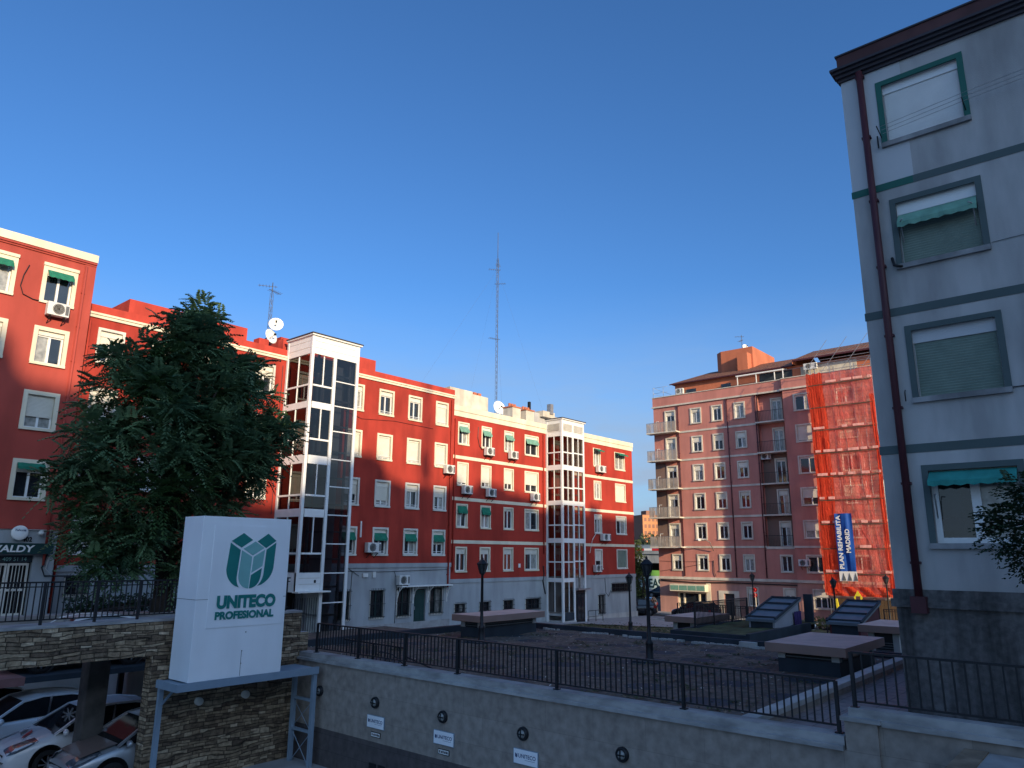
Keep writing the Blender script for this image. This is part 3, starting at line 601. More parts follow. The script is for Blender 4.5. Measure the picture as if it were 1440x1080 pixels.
bw = [(36.25,37.3,-3.95,-3.3),(38.7,39.78,-3.95,-3.28),(41.22,42.32,-3.97,-3.27),(43.72,45.45,-4.1,-3.27),(55.4,58.5,-3.2,-2.45),(53.35,54.3,-4.9,-3.35)]
m = MB(); wall(m, 35.62, 59.45, -5.7, -1.95, bw, 'grey', depth=.2); m.box(35.62, 59.48, -.06, 0, -1.96, -1.7, 'grey'); m.box(49.3, 59.6, -.05, 0, -5.6, -4.95, 'greylt'); m.build('plinth', B)
for i, (a, b, t) in enumerate(bc):
    for j, (c, d) in enumerate(rw):
        st = [dict(aw=1, awk='awningpale', box=.2, awo=.22, awd=.42, n=2), dict(sh=[.9,.78,.7,.62][i], box=.1, n=2), dict(aw=i in (0,1), awk='awning', awd=.5, box=.05, n=2, glass='curtain' if i == 3 else None, sh=.1), dict(box=.05, sh=.24, n=2, shk='trimgrey', glass='curtainred' if i == 2 else 'glass')][j]
        window(B, a, b, c, d, dict(st, t=.10, trim='cream', rec=.13, proud=.03))
for i, (a, b) in enumerate(cc):
    for j, (c, d) in enumerate(rw):
        st = [dict(aw=1, awk='awning', awo=.55, awd=.3, awz=d-.02, n=2, glass='curtain'), dict(n=2 if i == 0 else 1, glass='curtain', sh=.0 if i == 0 else .97, box=.08), dict(box=.3, n=2, glass='glass'), dict(n=1, sh=.97 if i else .6, shk='shuttergrn' if i else 'trimgrey')][j]
        window(B, a, b, c, d, dict(st, t=.10, trim='cream' if j < 2 else 'trimgrey', rec=.13, proud=.03))
for a, b, c, d in bw: window(B, a, b, c, d, dict(t=.03, bars=1, n=2 if b-a < 2 else 4, rec=.12, frame='iron', glass='glass', sillk='grey'))
pipe(B, 45.9, 0, 9.4, 'red2', .05); pipe(B, 35.9, -1.2, 9.3, 'red2', .04)
cable(B, [(45.85,-.05,-.9),(45.95,-.06,-1.5),(45.8,-.06,-2.0),(46.0,-.06,-2.7),(46.1,-.06,-3.0)], .05)
cable(B, [(52.2,-.04,.1),(52.6,-.06,1.2),(53.1,-.10,1.75),(53.5,-.2,1.7)], .03, 'acbody'); cable(B, [(54.4,-.04,-2.0),(54.5,-.05,-3.2),(54.9,-.05,-3.5),(55.3,-.05,-3.0)], .02)
cable(B, [(38.3,-.03,9.0),(38.25,-.03,8.2),(38.45,-.03,7.6),(38.75,-.05,7.35)], .025)
m = MB(); m.box(42.9, 43.1, -.06, 0, -1.0, -.72, 'white'); m.build('junction_box', B)
m = MB(); m.box(36.2, 40.3, .9, 2.2, 10.0, 11.62, 'chim'); m.box(36.2, 38.6, .9, 2.2, 11.62, 11.8, 'chim')
for u in (39.0, 39.5): m.box(u, u+.35, 1.2, 1.6, 11.62, 11.9, 'turret')
m.build('chimney', B)
for u in (43.3, 45.0):
    m = MB(); m.box(u, u+1.0, 1.0, 2.0, 10.0, 11.4, 'chim'); m.box(u-.06, u+1.06, .94, 2.06, 11.4, 11.5, 'turret')
    for q in (.1, .42, .74): m.lathe([(.10,0),(.12,.25),(.06,.3)], 'turret', (u+q+.1, 1.5, 11.5), 8)
    m.build('chimney', B)
m = MB(); m.box(46.8, 50.5, 2.0, 5.0, 10.0, 11.7, 'greylt'); m.box(48.9, 49.3, 1.5, 1.9, 11.7, 12.6, 'steel'); m.box(47.0, 47.2, 2.3, 2.5, 11.7, 12.6, 'iron'); m.box(48.0, 49.6, 1.6, 2.6, 11.4, 11.9, 'chim'); m.build('roof_house', B)
ac_unit('white air conditioner under the second pale awning of the cream banded block', 39.25, 36.18, 6.98, 0)
ac_unit('white air conditioner under the third pale awning of the cream banded block', 41.95, 36.18, 7.0, 0)
ac_unit('shaded air conditioner below the leftmost shutter of the cream banded block', 37.0, 36.18, 4.05, 0)
ac_unit('shaded air conditioner below the second shutter of the cream banded block', 39.5, 36.18, 4.0, 0)
ac_unit('shaded air conditioner below the wide half shut window left of the farther lift tower', 44.6, 36.18, 4.0, 0)
ac_unit('sunlit air conditioner under the small awning right of the farther lift tower', 53.8, 36.18, 7.0, 0, 1.2)
ac_unit('air conditioner fed by a looping white pipe on the end of the red block', 54.3, 36.18, 1.15, 0, 1.2)
ac_unit('lowest air conditioner right of the farther lift tower, in shade', 53.0, 36.18, -1.45, 0, .9)

# ------------------------------------------------------------------ lift towers
def tower(label, x0, x1, yf, yb, z0, zt, rows, xm, bands, gk, side=True, extra=None):
    o = thing('lift_tower', label, 'lift tower', (x0, yf, z0)); OFF[o.name] = Vector((-x0, -yf, -z0))
    f = MB(); c = .17
    for x, y in ((x0, yf), (x1-c, yf), (x0, yb-c-.02)): f.box(x, x+c, y, y+c, z0 if x > x0 or extra is None else extra, zt-.12, 'pvc')
    f.box(xm-.09, xm+.09, yf-.01, yf+.12, z0, zt-.9, 'pvc')
    g_ = MB()
    for lo, hi, zs, mul, zbars in rows:              # bay x-range, glazed z ranges
        for (a, b) in zs:
            g_.face([(lo,yf+.06,a),(hi,yf+.06,a),(hi,yf+.06,b),(lo,yf+.06,b)], gk)
            if mul:
                zz = [z for z in zbars if a+.2 < z < b-.2]; zlow = zz[0]+.05 if (zz and mul == 1) else a
                f.box((lo+hi)/2-.03, (lo+hi)/2+.03, yf+.01, yf+.1, zlow, b, 'pvc')
            for z in zbars:
                if a < z < b: f.box(lo, hi, yf, yf+.11, z-.05, z+.05, 'pvc')
        edges = sorted(e for r_ in zs for e in r_)
        prev = edges[0]
        for i in range(1, len(edges)-1, 2): f.box(lo, hi, yf+.005, yf+.12, edges[i], edges[i+1], 'pvc')
    if side:
        zs = rows[0][2]; zb = rows[0][4]
        for a, b in zs:
            g_.face([(x0+.06,yf+c,a),(x0+.06,yf+c,b),(x0+.06,yb-c,b),(x0+.06,yb-c,a)], gk)
            ym = (yf+yb)/2; f.box(x0+.01, x0+.1, ym-.03, ym+.03, a, b, 'pvc')
            for z in zb:
                if a < z < b: f.box(x0, x0+.11, yf+c, yb-c, z-.05, z+.05, 'pvc')
        e = sorted(q for r_ in zs for q in r_)
        for i in range(1, len(e)-1, 2): f.box(x0+.005, x0+.12, yf+c, yb-c, e[i], e[i+1], 'pvc')
    f.build('frame', o, .008); g_.build('glazing', o)
    p = MB(); top = max(b for r_ in rows for a, b in r_[2])
    p.box(x0+c, x1-c, yf+.02, yf+.14, top, zt-.12, 'white'); p.box(x0+.02, x0+.14, yf+c, yb-.02, top, zt-.12, 'white')
    for z in (top+.35, top+.72): p.box(x0+c, x1-c, yf+.008, yf+.02, z, z+.02, 'trimgrey'); p.box(x0+.008, x0+.02, yf+c, yb, z, z+.02, 'trimgrey')
    p.build('top_panel', o)
    r_ = MB(); r_.box(x0-.12, x1+.14, yf-.14, yb-.01, zt-.06, zt, 'gcorn2'); r_.box(x0-.08, x1+.10, yf-.10, yb-.01, zt-.14, zt-.06, 'white'); r_.build('roof', o)
    s = MB(); xs = (xm+.25, x1-.3); ys = (yf+.45, yb-.5)
    for x in xs:
        for y in ys: s.box(x-.06, x+.06, y-.06, y+.06, z0, zt-.3, 'steel')
    z = z0+1.2
    while z < zt-.8:
        s.box(xs[0], xs[1], ys[0]-.05, ys[0]+.05, z, z+.1, 'steel'); s.box(xs[0], xs[1], ys[1]-.05, ys[1]+.05, z, z+.1, 'steel'); s.box(xs[0]-.05, xs[0]+.05, ys[0], ys[1], z, z+.1, 'steel'); z += 1.45
    s.box(xs[0]+.25, xs[1]-.25, ys[0]+.3, ys[1], z0+.3, zt-1.4, 'acbody'); s.build('lift_shaft', o)
    fl_ = MB()
    for a, b in rows[0][2]: fl_.box(x0+.14, xm-.05, yf+.14, yb-.02, a-.30, a-.12, 'greylt')
    fl_.build('landing', o)
    # right-hand side is closed by metal panels
    q = MB(); q.box(x1-.08, x1-.01, yf+c, yb-.02, top-2.6, zt-.13, 'white'); q.build('side_panel', o)
    return o
T1z = [(8.0,10.62),(5.08,7.64),(2.24,4.62),(-1.0,1.82)]
T1 = tower('white framed glass lift tower next to the tree, nearer one', 22.1, 25.32, 33.5, 36.0, -4.5, 11.83,
  [(22.33, 23.55, T1z, 1, [8.91, 5.95, 2.95, -.06]), (23.8, 25.12, [(-4.3,-2.62),(-2.56,-1.1),(-1.04,.42),(.48,1.94),(2.0,3.46),(3.52,4.95),(5.01,6.5),(6.56,7.92),(7.98,9.33),(9.39,10.68)], 0, [])], 23.67, None, 'bluetower', True, -2.0)
m = MB(); m.box(22.1, 23.6, 33.52, 33.62, -1.95, -1.03, 'pvc'); m.box(22.12, 23.6, 33.505, 33.52, -1.62, -1.59, 'trimgrey'); m.box(22.12, 23.6, 33.505, 33.52, -1.32, -1.29, 'trimgrey'); m.box(23.2, 23.3, 33.49, 33.52, -1.55, -1.4, 'iron'); m.box(22.0, 24.0, 33.1, 33.62, -2.02, -1.95, 'white'); m.box(22.1, 22.22, 33.62, 36, -2.0, -1.03, 'pvc'); m.build('apron', T1)
m = MB(); m.face([(22.0,35.9,-4.4),(23.7,35.9,-4.4),(23.7,35.9,-2.0),(22.0,35.9,-2.0)], 'black'); m.box(22.0, 23.6, 33.6, 35.9, -4.55, -4.4, 'pave')
for i in range(11): m.box(22.15+i*.14, 22.17+i*.14, 33.7, 33.72, -4.4, -2.3, 'iron')
m.build('entrance', T1)
T2z = [(6.9,9.2),(4.1,6.5),(1.2,3.75),(-1.8,.85),(-4.3,-2.1)]
T2 = tower('white framed glass lift tower at the middle of the cream banded block, farther one', 46.25, 49.3, 34.53, 36.2, -5.3, 10.68,
  [(46.42, 47.66, T2z, 2, [7.9,5.1,2.2,-.6]), (47.82, 49.13, T2z[:4], 2, [7.95,5.15,2.25,-.55])], 47.74, None, 'towerglass')
m = MB()
for a, b in ((46.45,47.6),(47.85,49.1)):
    for i in range(14): m.box(a, b, 34.5, 34.53, 9.65+i*.042, 9.675+i*.042, 'trimgrey')
for i in range(14): m.box(46.22, 46.25, 34.75, 35.95, 9.65+i*.042, 9.675+i*.042, 'trimgrey')
m.build('louvre', T2)
m = MB(); m.box(48.0, 49.13, 34.56, 34.62, -5.3, -2.75, 'iron'); m.box(48.1, 48.5, 34.54, 34.56, -4.9, -3.0, 'glass'); m.box(48.6, 49.0, 34.54, 34.56, -4.9, -3.0, 'glass'); m.box(47.8, 49.5, 34.2, 34.56, -2.72, -2.6, 'steel'); m.build('door', T2)
m = MB(); m.box(46.3, 47.9, 34.5, 36, -5.4, -4.95, 'greylt'); m.box(46.42, 47.66, 34.54, 34.6, -4.9, -4.35, 'navy'); m.build('base', T2)
o = thing('handrail', 'short black handrail at the door of the farther lift tower', 'handrail', (50.5, 34.5, -5.3)); m = MB()
for x in (-1.0, 0, 1.0): m.tube([(x,0,0),(x,0,.95)], .025, 'iron')
m.tube([(-1.0,0,.95),(1.0,0,.95)], .025, 'iron'); m.tube([(-1.0,0,.5),(1.0,0,.5)], .018, 'iron'); m.build('rails', o)

# ------------------------------------------------------------------ unseen building behind the viewer: roofline shaped to cast the long shadow
sky_line = [(-70,27),(-4.6,26.7),(-4.0,25.2),(-3.4,24.7),(-1.5,24.6),(5.0,24.9),(6.2,24.6),(6.4,20.4),(10.2,20.3),(10.4,22.2),(13.2,22.2),(13.4,23.84),(15.7,23.76),(16.2,23.3),(16.5,22.5),(18,22.15),(22.2,22.15),(22.4,22.95),(23.3,23.05),(23.5,22.4),(24.8,22.35),(24.9,22.9),(27.8,22.8),(28.4,22.4),(31.2,22.2),(31.4,21.3),(38.9,21.25),(39.0,22.0),(40.2,22.0),(40.3,21.2),(47,21.05),(47,-5.6),(-70,-5.6)]
sky_line = [(x-21.4, z+6.75 if z > 0 else z) for x, z in sky_line]
m = MB(); m.prism(sky_line, -55, -55.6, 'cream'); m.box(-91.4, 25.6, -68, -55.6, -5.6, 26.5, 'cream'); m.box(26, 150, -68, -56, -5.6, 8.5, 'salmonlow')  # low block at the right added to darken the lift tower's reflections
for i in range(24):
    for j in range(9): m.box(-84+i*4.4, -82.4+i*4.4, -55.0, -54.97, -2+j*3.1, -.3+j*3.1, 'glass')
m.box(-1.78, -1.48, -55.4, -55.1, 28, 37, 'steel'); m.box(-1.95, -1.3, -55.5, -55.0, 29.5, 31.2, 'steel'); structure(m, 'opposite_building')

# ------------------------------------------------------------------ salmon building (facade faces the viewer, along Y)
HS = -math.pi/2
S = building('salmon_apartment_block', 'seven storey salmon apartment block with corner balconies and orange turret on its tiled roof', 'apartment block', (67,0,0), HS, -30, -5.55)
rws = [(12.9,14.5),(10.02,11.65),(7.16,8.80),(4.33,5.95),(1.47,3.07),(-1.46,.09)]
colsS = [(-33.80,-32.58),(-31.50,-30.35),(-29.15,-28.02)]
dz = [(12.3,14.55),(9.42,11.72),(6.55,8.83),(3.70,5.97),(.82,3.08)]
ops = [hole(a, b, c, d, .13) for a, b in colsS for c, d in rws]+[(-36.55,-35.57,c,d-.13) for c, d in dz]+[hole(-36.48,-35.35,-1.46,.1,.13)]
ops += [hole(-25.68,-24.54,-1.46,.08,.13)]+[hole(-23.28,-21.42,c,d,.13) for c, d in rws]+[hole(-19.6,-17.9,c,d,.13) for c, d in rws]
rec0 = [(-26.85,-24.22,.70,15.0)]
m = MB(); wall(m, -38, -24.22, -2.3, 15.0, ops[:-13]+[ops[-13]]+rec0, 'salmon', 'strim', depth=.2)
wall(m, -24.22, -8, -2.3, 15.0, ops[-12:], 'salmon', 'strim', depth=.2, y=-.30); m.face([(-24.22,-.3,-2.3),(-24.22,.05,-2.3),(-24.22,.05,15.0),(-24.22,-.3,15.0)], 'salmon')
rops = [(-25.60,-24.75,c,d-.13) for c, d in dz]
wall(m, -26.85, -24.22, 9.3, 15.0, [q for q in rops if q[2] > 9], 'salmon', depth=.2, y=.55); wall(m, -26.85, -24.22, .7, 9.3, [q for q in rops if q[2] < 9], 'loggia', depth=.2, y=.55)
m.face([(-26.85,0,.7),(-26.85,.55,.7),(-26.85,.55,15),(-26.85,0,15)], 'salmon'); m.face([(-24.22,0,.7),(-24.22,.55,.7),(-24.22,.55,15),(-24.22,0,15)], 'salmon')
shell(m, -38, -8, 14, -5.7, 16.0, 'salmon', 'greylt'); m.build('wall', S)
m = MB(); m.box(-38.05, -24.25, -.05, .25, 15.12, 16.05, 'salmon'); m.box(-24.25, -8, -.36, -.05, 15.12, 16.05, 'salmon'); m.box(-38.12, -24.3, -.16, 0, 14.97, 15.12, 'strim'); m.box(-24.45, -8, -.46, -.3, 14.97, 15.12, 'strim')
m.box(-38.1, -24.25, -.12, .28, 16.05, 16.12, 'strim'); m.box(-24.3, -8, -.42, -.05, 16.05, 16.12, 'strim'); m.build('parapet', S)
m = MB()
for z in (12.08, 9.22, 6.36, 3.5, .66): m.box(-35.4, -26.85, -.06, 0, z, z+.18, 'strim')
m.box(-24.22, -8, -.36, -.3, .66, .84, 'strim'); m.box(-26.85, -24.22, -.06, 0, .56, .72, 'strim')
m.box(-38.05, -24.22, -.14, 0, -2.32, -2.08, 'strim'); m.box(-24.22, -8, -.44, -.3, -2.32, -2.08, 'strim'); m.build('belt_course', S)
low = [(-36.1,-33.1,-5.5,-3.5),(-31.2,-30.25,-5.5,-3.5),(-29.0,-27.9,-4.55,-2.82),(-25.63,-24.5,-4.4,-2.8),(-22.94,-21.2,-4.45,-2.8)]
m = MB(); wall(m, -38, -24.22, -5.7, -2.3, low[:4], 'salmonlow', depth=.3); wall(m, -24.22, -8, -5.7, -2.3, low[4:], 'salmonlow', depth=.3, y=-.3); m.face([(-24.22,-.3,-5.7),(-24.22,.05,-5.7),(-24.22,.05,-2.3),(-24.22,-.3,-2.3)], 'salmonlow'); m.build('plinth', S)
rr = random.Random(5)
for i, (a, b) in enumerate(colsS):
    for j, (c, d) in enumerate(rws):
        window(S, a, b, c, d, dict(t=.13, trim='strim', proud=.07, n=2, box=.22 if rr.random() < .8 else .5, sh=rr.choice([0,0,.1,.3,1 if i == 0 and j in (3,4) else 0]), rec=.14, glass=rr.choice(['glass','glass','curtain'])))
for c, d in dz: window(S, -36.68, -35.44, c, d, dict(t=.13, trim='strim', proud=.09, door=True, n=2, box=.4, rec=.14, glass=rr.choice(['glass','curtain'])))
window(S, -36.48, -35.35, -1.46, .1, dict(t=.13, trim='strim', proud=.07, n=2, box=.5, rec=.14, glass='glass'))
for j, (c, d) in enumerate(dz): window(S, -25.73, -24.62, c, d, dict(t=.13, y=.55, trim='strim', proud=.07, door=True, n=2, box=.42 if j > 2 else .15, rec=.14, glass='glass' if j > 1 else 'curtain'))
window(S, -25.68, -24.54, -1.46, .08, dict(t=.13, trim='strim', proud=.05, n=2, rec=.14, glass='glass'))
for k, (a, b) in enumerate([(-23.28,-21.42),(-19.6,-17.9)]):
    for j, (c, d) in enumerate(rws): window(S, a, b, c, d, dict(t=.13, y=-.3, trim='strim', proud=.05, n=2, box=[.1,.1,.12,.2,.2,.05][j], sh=[0,.92,0,.5,.5,0][j], rec=.14, shk='trimgrey'))
for q in low[2:4]: window(S, *q, dict(t=.12, trim='strim', proud=.05, n=2, box=.5, rec=.16, glass='curtain'))
window(S, *low[4], dict(t=.12, y=-.3, trim='strim', proud=.05, n=3, box=.55, rec=.16, shk='trimgrey', glass='glass'))
for j, (c, d) in enumerate(dz):
    m = MB(); m.box(-38.4, -35.0, -.95, 0, c-.16, c-.03, 'strim'); bal = m.build('balcony', S)
    r_ = MB(); y = -.92; k = 'paleglass' if j != 2 else 'paleglass'
    for x0_, x1_, y0_, y1_ in ((-38.36,-35.05,y,y),(-38.36,-38.36,y,0)):
        r_.face([(x0_,y0_,c),(x1_,y1_,c),(x1_,y1_,c+.92),(x0_,y0_,c+.92)], k)
    for i in range(9): r_.box(-38.37+i*.414, -38.34+i*.414, y-.015, y+.015, c-.03, c+.95, 'steel')
    r_.box(-38.38, -35.03, y-.02, y+.02, c+.93, c+.97, 'steel'); r_.build('railing', bal)
    m = MB(); m.box(-26.95, -24.22, -.45 if j < 2 else -.08, .55, c-.16, c-.03, 'strim'); bal = m.build('balcony', S)
    r_ = MB(); y = -.42 if j < 2 else -.05
    for i in range(20): r_.box(-26.9+i*.14, -26.885+i*.14, y-.008, y+.008, c-.03, c+.93, 'iron')
    r_.box(-26.95, -24.24, y-.02, y+.02, c+.92, c+.96, 'iron'); r_.build('railing', bal)
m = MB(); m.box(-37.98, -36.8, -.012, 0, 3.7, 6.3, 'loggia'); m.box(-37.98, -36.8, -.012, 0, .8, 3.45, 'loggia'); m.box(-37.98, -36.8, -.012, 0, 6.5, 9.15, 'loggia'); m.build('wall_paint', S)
m = MB()
for c, d in dz: m.box(-37.75, -37.70, -.04, 0, c, c+1.25, 'white'); m.box(-37.75, -37.4, -.04, 0, c+1.2, c+1.25, 'white')
m.build('gas_pipe', S)
for u in (-35.15, -29.85, -26.98): pipe(S, u, -2.0, 15, 'maroon', .05)
cable(S, [(-37.8,-.1,-2.45),(-34,-.1,-2.6),(-31,-.1,-2.5),(-24.3,-.1,-2.55)], .05); cable(S, [(-37.9,-.05,-1.6),(-35.9,-.05,-1.3),(-33,-.05,-.8)], .015); cable(S, [(-37.9,-.06,-.6),(-35.5,-.06,-.65),(-32.2,-.06,-.6)], .012)
cable(S, [(-32.1,-.05,-.5),(-32.05,-.08,-1.6),(-31.9,-.08,-2.0)], .03)
# shop and doorway on the ground floor
m = MB(); m.box(-36.5, -32.8, -.75, 0, -3.42, -2.75, 'cream')
for i in range(4): m.box(-36.42+i*.92, -35.58+i*.92, -.765, -.75, -3.32, -2.88, 'awningpale')
m.build('shop_fascia', S)
m = MB(); m.box(-36.12, -33.1, .26, .30, -5.5, -3.5, 'glass')
for u in (-36.1, -35.5, -33.9, -33.2): m.box(u, u+.14, .12, .26, -5.5, -3.6, 'cream')
m.box(-36.1, -33.1, .12, .26, -3.62, -3.5, 'cream'); m.build('shop_window', S)
m = MB(); m.box(-33.0, -32.55, -.06, 0, -5.55, -2.6, 'cream'); m.box(-31.75, -31.25, -.08, 0, -5.55, -3.25, 'strim'); m.box(-30.2, -29.75, -.08, 0, -5.55, -3.25, 'strim'); m.box(-31.25, -30.2, -.08, 0, -3.5, -3.25, 'strim'); m.build('door_surround', S)
m = MB(); m.box(-31.2, -30.25, .2, .26, -5.5, -3.5, 'navy'); m.build('door', S)
# roof: penthouse, tiles, turret
m = MB(); m.box(-36.2, -9, 1.6, 13, 16.0, 17.6, 'turret'); m.box(-35, -33.8, 1.57, 1.6, 16.2, 16.9, 'glass'); m.box(-31, -30, 1.57, 1.6, 16.2, 16.9, 'glass'); m.box(-27, -23.8, 1.57, 1.6, 16.1, 17.3, 'navy'); m.box(-23.0, -18, 1.57, 1.6, 16.1, 17.4, 'chim'); m.build('penthouse', S)
m = MB(); m.add([(-36.6,1.1,17.62),(-23.6,1.1,17.62),(-23.6,7,19.75),(-34.6,7,19.75),(-36.6,13,17.62),(-23.6,13,17.62)], [(0,1,2,3),(3,2,5,4),(0,3,4)], 'tileroof')
m.add([(-36.6,1.1,17.5),(-23.6,1.1,17.5),(-23.6,1.1,17.62),(-36.6,1.1,17.62)], [(0,1,2,3)], 'maroon')
m.build('roof', S)
m = MB(); m.add([(-23.4,.6,17.95),(-8,.6,17.95),(-8,7,20.2),(-23.4,7,20.2),(-23.4,13,17.9),(-8,13,17.9)], [(0,1,2,3),(3,2,5,4)], 'tileroof'); m.add([(-23.4,.6,17.95),(-23.4,7,20.2),(-23.4,7,17.6),(-23.4,.6,17.6)], [(0,1,2,3)], 'turret'); m.add([(-23.4,.6,17.8),(-8,.6,17.8),(-8,.6,17.95),(-23.4,.6,17.95)], [(0,1,2,3)], 'maroon'); m.build('roof', S)
m = MB(); m.prism([(-33.1,5.6),(-32.4,5.0),(-28.9,5.0),(-28.9,11),(-33.1,11)], 18.4, 21.3, 'turret', 'xy'); m.build('turret', S)
m = MB(); m.box(-30.2, -29.1, 4.0, 5.0, 18.2, 20.5, 'turret'); m.build('turret_annex', S)
m = MB()
for u in (-28.9, -27, -25.2, -24.4): m.box(u, u+.07, .6, .67, 16.1, 17.2, 'white')
m.box(-29, -24.3, .55, .7, 17.15, 17.27, 'white'); m.box(-29, -24.3, 1.45, 1.6, 17.35, 17.45, 'white')
for i in range(16): m.beam((-28.9+i*.3,.6,17.25),(-28.9+i*.3,1.5,17.42),.05,.05,'white')
m.build('pergola', S)
m = MB()
for u in (-38.0, -36.8): m.tube([(u,.1,16.1),(u,.1,17.2)], .02, 'steel')
for z in (16.6, 17.2): m.tube([(-38.0,.1,z),(-36.3,.1,z)], .015, 'steel'); m.tube([(-38,.1,z),(-38,4,z)], .015, 'steel')
for u in range(-24, -10, 2): m.tube([(u,-.2,16.1),(u,-.2,16.9)], .02, 'steel')
m.tube([(-24,-.2,16.9),(-10,-.2,16.9)], .02, 'steel'); m.build('terrace_rail', S)
ac_unit('air conditioner on the roof terrace at the left corner of the salmon block', 68.55, 35.5, 16.45, HS)
ac_unit('air conditioner on the roof terrace above the orange net', 68.3, 21.9, 16.9, HS, 1.2)
ac_unit('air conditioner at the top left of the third recessed balcony of the salmon block', 67.5, 26.4, 8.75, HS, .9)
ac_unit('air conditioner left of the lowest window beside the orange net', 66.68, 23.35, -.9, HS, .95)
def antenna(label, x, y, z, h, lattice, yagis, dishes, guys=()):
    o = thing('roof_antenna', label, 'antenna', (x, y, z)); m = MB(); w = .105
    if lattice:
        hh = h*.86
        for a in range(3):
            t = a*2.094; m.tube([(w*math.cos(t), w*math.sin(t), 0), (w*math.cos(t), w*math.sin(t), hh)], .012, 'maststeel', 5)
        n = int(hh/.45)
        for i in range(n):
            for a in range(3):
                t = a*2.094; t2 = t+2.094*(1 if i % 2 else -1); m.beam((w*math.cos(t), w*math.sin(t), i*.45), (w*math.cos(t2), w*math.sin(t2), i*.45+.45), .014, .014, 'maststeel')
        m.tube([(0,0,hh-.3),(0,0,h)], .025, 'maststeel', 6)
    else: m.tube([(0,0,0),(0,0,h)], .03, 'maststeel', 6)
    m.build('mast', o)
    for zz, ang, s in yagis:
        q = MB(); d = Vector((math.cos(ang), math.sin(ang), 0)); p = Vector((-d.y, d.x, 0)); c = Vector((0,0,zz))
        q.beam(c-d*.3*s, c+d*.9*s, .025, .025, 'maststeel')
        for i in range(6): e = c+d*(-.2+.2*i)*s; q.beam(e-p*.28*s, e+p*.28*s, .014, .014, 'maststeel')
        q.build('aerial', o)
    for zz, dx, rd, ang in dishes:
        q = MB(); q.lathe([(0,0),(rd*.4,.03),(rd*.75,.09),(rd,.17),(rd*.99,.18),(rd*.74,.10),(rd*.4,.04),(0,.015)], 'white', (0,0,0), 20, 'y'); q.beam((0,0,-.1),(0,.45,0),.025,.025,'iron'); q.box(-.05, .05, .4, .52, -.05, .05, 'iron')
        q.beam((0,-.3,0),(0,0,0),.06,.06,'maststeel'); do = q.build('dish', o); do.location = (dx, -.25, zz); do.rotation_euler = (R(14), 0, ang)
    for gx, gy, gz, hz in guys:
        q = MB(); q.tube([(0,0,hz),(gx,gy,gz)], .0035, 'maststeel', 4); q.build('guy_wire', o)
    return o
antenna('short lattice antenna with two white dishes on the long red block', 21.72, 37.5, 11.0, 4.6, True, [(4.35, 2.6, .9), (4.1, .3, .8)], [(1.95, .28, .42, R(150)), (1.15, -.1, .45, R(195))])
antenna('very tall thin lattice mast with a dish at its foot on the cream banded block', 44.45, 40, 10.2, 17.4, True, [(13.9, 2.5, .9), (14.4, .6, .7), (7.6, 2.9, .9), (12.6, 5.3, .8)], [(1.55, 0, .62, R(170))], [(9, 1, 0, 14), (-8, 3, 0, 14), (2, 6, .2, 14), (-3, -3.4, 0, 9)])
antenna('small aerial on the orange turret of the salmon block', 73.5, 30.6, 21.3, 1.9, False, [(1.7, 2.2, .8), (1.3, .9, .7)], [(.4, 0, .35, R(150))])

# scaffold and orange net on the salmon block
o = thing('scaffold', 'steel scaffold behind the orange net on the salmon block', 'scaffold', (66.0, 18.05, -5.55), HS); OFF[o.name] = Vector((18.05, 0, 5.55))
m = MB()
for u in (-20.5, -18.9, -17.2, -15.6):
    for y in (-2.5, -1.4, .35): m.tube([(u,y,-5.55),(u,y,16.0)], .035, 'steel', 6)
for i in range(11):
    z = -3.3+i*1.95
    for y in (-2.5, -1.4, .35): m.tube([(-20.6,y,z),(-15.5,y,z)], .028, 'steel', 5); m.tube([(-20.6,y,z+1.0),(-15.5,y,z+1.0)], .022, 'steel', 5)
    for k in range(3): u = -20.5+k*1.65; m.beam((u,-2.5,z),(u+1.6,-2.5,z+1.95),.03,.03,'steel')
m.build('frame', o); m = MB()
for i in range(10): z = -3.26+i*1.95; m.box(-20.6, -15.5, -2.47, -1.45, z, z+.06, 'plank'); m.box(-20.6, -15.5, -2.54, -2.51, z+.06, z+.24, 'plank')
m.build('platform', o)
def net_sheet(u0, u1, z0, z1, y, k, nu, nz, amp, seed, slack):
    m = MB(); vs = []; fs = []; q = random.Random(seed); ph = [q.uniform(0, 6.3) for _ in range(8)]
    for i in range(nz+1):
        for j in range(nu+1):
            s = j/nu; t = i/nz; u = u0+(u1-u0)*s; z = z0+(z1-z0)*t
            f = .5*math.sin(9*s+5*t+ph[0])+.4*math.sin(23*s-11*t*s+ph[1])+.3*math.sin(41*s+3*t+ph[2])+.5*math.sin(6*t+14*s+ph[3])+.35*math.sin(31*t+7*s+ph[4])
            pin = abs(math.sin(math.pi*(z+3.3)/1.95))
            du = slack*(math.sin(8*t+ph[5])*.5+math.sin(19*t+ph[6])*.3)*(1 if s < .15 or s > .85 else .3)
            vs.append((u+du, y-amp*f*(.35+.65*pin)-.05, z+.06*math.sin(17*s+ph[7])*(1 if i in (0, nz) else 0)))
    for i in range(nz):
        for j in range(nu): b = i*(nu+1)+j; fs.append((b, b+1, b+nu+2, b+nu+1))
    m.add(vs, fs, k, True); return m
o2 = thing('safety_net', 'torn orange safety net hung over the scaffold of the salmon block', 'safety net', (63.25, 18.05, -2.9), HS); OFF[o2.name] = Vector((18.05, 0, 2.9))
net_sheet(-20.6, -15.55, -2.85, 15.2, 0, 'orange', 130, 240, .075, 3, .10).build('net', o2)
net_sheet(-20.7, -19.35, -2.9, 15.25, -.10, 'orange2', 40, 240, .03, 9, .14).build('double_net', o2)
net_sheet(-15.85, -15.5, -2.85, 12.9, -.12, 'orange2', 10, 160, .05, 12, .16).build('net_edge', o2)
